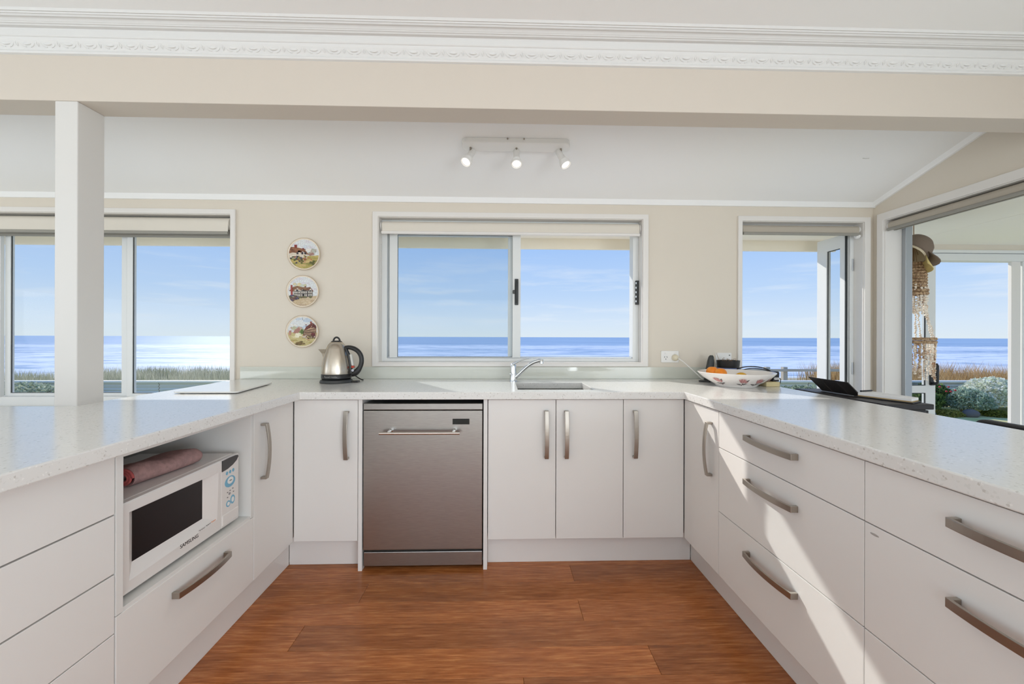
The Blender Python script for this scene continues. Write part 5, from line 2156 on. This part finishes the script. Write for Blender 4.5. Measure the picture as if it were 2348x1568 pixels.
# ---- dune grass
GR = mat('dune_grass_blade', (1, 1, 1, 1), .9, attr=True)
_nt = GR.node_tree
_b = _nt.nodes['Principled BSDF']
_tr = _nt.nodes.new('ShaderNodeBsdfTranslucent')
_mx = _nt.nodes.new('ShaderNodeMixShader')
_mx.inputs[0].default_value = .45
_src = [l.from_socket for l in _nt.links if l.to_socket == _b.inputs['Base Color']][0]
_nt.links.new(_src, _tr.inputs[0])
_nt.links.new(_b.outputs[0], _mx.inputs[1])
_nt.links.new(_tr.outputs[0], _mx.inputs[2])
_nt.links.new(_mx.outputs[0], _nt.nodes['Material Output'].inputs[0])


def grass(name, n_, xr, yr, h, cols, zb, label, lean=.25, clump=None, seed=1, wd=.008):
    rng = random.Random(seed)
    vts, fcs, cls = [], [], []
    cl = clump or [(rng.uniform(*xr), rng.uniform(*yr), rng.uniform(.6, 1.25), rng.random()) for _ in range(160)]
    for i in range(n_):
        cx, cy, ch_, cc = rng.choice(cl)
        x, y = cx + rng.gauss(0, .28), cy + rng.gauss(0, .28)
        hh = rng.uniform(*h) * ch_
        a = rng.uniform(0, 6.28)
        lx_, ly_ = math.cos(a) * lean * hh * rng.uniform(.3, 1.3), math.sin(a) * lean * hh
        wx, wy = wd * math.cos(a + 1.57 * rng.random()), wd * .6
        b0 = len(vts)
        vts += [(x - wx, y - wy, zb), (x + wx, y + wy, zb), (x + lx_ * .4 + wx * .7, y + ly_ * .4, zb + hh * .6), (x + lx_ * .4 - wx * .7, y + ly_ * .4, zb + hh * .6), (x + lx_, y + ly_, zb + hh)]
        fcs += [(b0, b0 + 1, b0 + 2, b0 + 3), (b0 + 3, b0 + 2, b0 + 4)]
        k_ = cols[int(cc * len(cols)) % len(cols)] if rng.random() < .7 else rng.choice(cols)
        v_ = rng.uniform(.8, 1.15)
        cls.append((min(1, k_[0] / 255 * v_), min(1, k_[1] / 255 * v_), min(1, k_[2] / 255 * v_), 1))
    me = bpy.data.meshes.new(name)
    me.from_pydata(vts, [], fcs)
    ca = me.color_attributes.new('Col', 'BYTE_COLOR', 'CORNER')
    flat = []
    for c_ in cls:
        lin = srgb(c_[0] * 255, c_[1] * 255, c_[2] * 255)
        flat += list(lin) * 7
    ca.data.foreach_set('color', flat)
    me.materials.append(GR)
    o = bpy.data.objects.new(name, me)
    COL.objects.link(o)
    return tag(o, label, 'grass', kind='stuff')


grass('dune_grass', 26000, (-17, -3.2), (8.4, 13.5), (.36, .56), [(186, 184, 156), (200, 196, 168), (164, 166, 136), (214, 208, 182)], -.46, 'grey green dune grass behind the fence outside the left window', seed=5)
grass('dune_grass', 9000, (4.5, 9.0), (10.4, 13.5), (.18, .32), [(236, 228, 206), (216, 206, 178), (242, 234, 214)], -.46, 'pale dune grass behind the rail fence outside the corner window', seed=6)
grass('dune_grass', 17000, (10.6, 17), (8.4, 12.5), (.45, .74), [(206, 170, 116), (188, 150, 98), (176, 158, 118), (214, 186, 140), (150, 120, 80)], -.46, 'tawny dune grass behind the fence beyond the porch', seed=9)

# ---- garden shrubs
def shrub(name, c, rx, ry, rz, n_, cols, leaf_sz, label, cat='shrub', group=None, seed=0, stems=6):
    rng = random.Random(seed)
    t_ = thing(name, (c[0], c[1], -.42), label, cat, group)
    vts, fcs, cls = [], [], []
    for i in range(n_):
        u_, th = rng.uniform(-.5, 1), rng.uniform(0, 6.28)
        rr2 = math.sqrt(max(0, 1 - u_ * u_)) * rng.uniform(.72, 1.05)
        lump = 1 + .22 * noise.noise(Vector((math.cos(th) * 2 + seed, math.sin(th) * 2, u_ * 2.4)))
        p_ = Vector((c[0] + rx * rr2 * lump * math.cos(th), c[1] + ry * rr2 * lump * math.sin(th), c[2] + rz * u_ * lump * rng.uniform(.8, 1.03)))
        if p_.z < -.41:
            p_.z = -.41 + rng.uniform(0, .05)
        d1 = Vector((rng.gauss(0, 1), rng.gauss(0, 1), rng.gauss(.3, 1))).normalized()
        d2 = d1.cross(Vector((rng.gauss(0, 1), rng.gauss(0, 1), rng.gauss(0, 1)))).normalized()
        s_ = leaf_sz * rng.uniform(.6, 1.3)
        b0 = len(vts)
        vts += [tuple(p_ - d1 * s_), tuple(p_ + d2 * s_ * .45), tuple(p_ + d1 * s_), tuple(p_ - d2 * s_ * .45)]
        fcs.append((b0, b0 + 1, b0 + 2, b0 + 3))
        k_ = rng.choice(cols)
        v_ = rng.uniform(.85, 1.12)
        cls += list(srgb(min(255, k_[0] * v_), min(255, k_[1] * v_), min(255, k_[2] * v_))) * 4
    o_ = ORG[t_.name]
    me = bpy.data.meshes.new('foliage')
    me.from_pydata([(a - o_.x, b - o_.y, z - o_.z) for a, b, z in vts], [], fcs)
    ca = me.color_attributes.new('Col', 'BYTE_COLOR', 'CORNER')
    ca.data.foreach_set('color', cls)
    me.materials.append(GR)
    fo = bpy.data.objects.new('foliage', me)
    COL.objects.link(fo)
    fo.parent = t_
    fo['kind'] = 'stuff'
    for k in range(stems):
        a = 2 * math.pi * k / stems
        bm = B()
        tube(bm, bez((c[0] + .05 * math.cos(a), c[1] + .05 * math.sin(a), -.42), (c[0] + .1 * math.cos(a), c[1] + .1 * math.sin(a), c[2] - .1), (c[0] + rx * .4 * math.cos(a), c[1] + ry * .4 * math.sin(a), c[2]), (c[0] + rx * .7 * math.cos(a), c[1] + ry * .7 * math.sin(a), c[2] + rz * .5), 6), .008, 5)
        done(bm, 'stem', STM, t_, smooth=True)
    return t_


SILV = [(246, 246, 228), (236, 238, 216), (252, 250, 238), (222, 228, 200)]
BLUG = [(176, 192, 168), (150, 172, 146), (196, 208, 186)]
GREN = [(104, 130, 66), (84, 110, 56), (128, 148, 78), (66, 92, 48)]
shrub('silver_shrub', (10.45, 6.30, -.06), .62, .45, .36, 6500, SILV, .035, 'rounded silver leaved shrub by the fence beyond the porch', seed=1)
shrub('blue_green_shrub', (9.72, 6.20, -.16), .42, .38, .26, 3800, BLUG, .03, 'low blue green shrub left of the silver shrub', seed=2)
shrub('green_shrub', (8.70, 6.35, -.16), .55, .42, .26, 4600, GREN, .04, 'dark green leafy shrub left of the blue green shrub', seed=3)
shrub('green_shrub', (9.35, 6.55, -.08), .40, .30, .24, 3400, GREN + [(112, 128, 74)], .035, 'dark green shrub growing against the corrugated fence', seed=4)
shrub('green_shrub', (11.35, 6.45, -.14), .55, .42, .28, 4200, GREN + BLUG, .035, 'green shrub right of the silver shrub', seed=8)
shrub('green_shrub', (-9.6, 6.2, -.10), 1.1, .5, .34, 6000, [(196, 202, 178), (176, 186, 158), (210, 214, 192)], .035, 'dull green shrub in front of the fence outside the left window', seed=12)
shrub('green_shrub', (5.55, 5.2, -.06), .9, .5, .34, 5200, [(150, 164, 136), (120, 138, 112), (176, 184, 160)], .03, 'grey green shrub outside the corner window', seed=13)
for k, (x, y, rx, cols, lb) in enumerate(((9.05, 5.95, .28, [(148, 146, 66), (170, 160, 84)], 'yellow green ground cover plant in front of the dark shrubs'), (10.0, 5.90, .20, [(150, 148, 62), (128, 132, 58)], 'small yellow green plant in front of the silver shrub'))):
    shrub('ground_cover_plant', (x, y, -.38), rx, .18, .09, 1200, cols, .022, lb, 'plant', None, 30 + k, 3)
RED = mat('red_flower', srgb(196, 60, 66), .7)
rng = random.Random(77)
for k in range(9):
    x, y = rng.uniform(8.45, 9.5), rng.uniform(6.0, 6.3)
    z = rng.uniform(.02, .17)
    t = thing('red_flower', (x, y, -.1), 'small red flower head above the dark green shrubs', 'flower', 'red flowers above the dark shrubs')
    bm = B()
    ellipsoid(bm, (x, y, z), .020, .020, .018, 8, 5)
    done(bm, 'petals', RED, t, smooth=True)
    bm = B()
    tube(bm, [(x, y, z), (x + .01, y + .02, -.1)], .004, 4)
    done(bm, 'stem', mat('green_stem', srgb(106, 120, 58), .7), t)
ROCK = mat('grey_rock', srgb(112, 106, 102), .9, bump=(6, .6))
for k, (x, y, s_) in enumerate(((9.45, 5.88, .16), (10.55, 5.80, .15), (10.95, 5.84, .12), (8.55, 5.85, .13))):
    bm = B()
    for v in ellipsoid(bm, (x, y, -.36), s_, s_ * .7, s_ * .55, 12, 8):
        v.co += Vector((1, 1, 1)) * .03 * noise.noise(v.co * 6)
        v.co.z = max(v.co.z, -.425)
    tag(done(bm, 'garden_rock', ROCK, smooth=True), ['grey rock between the green and blue green shrubs', 'grey rock at the foot of the silver shrub', 'small grey rock right of the silver shrub', 'small grey rock at the foot of the leftmost dark shrub'][k], 'rock', 'rocks edging the garden bed')
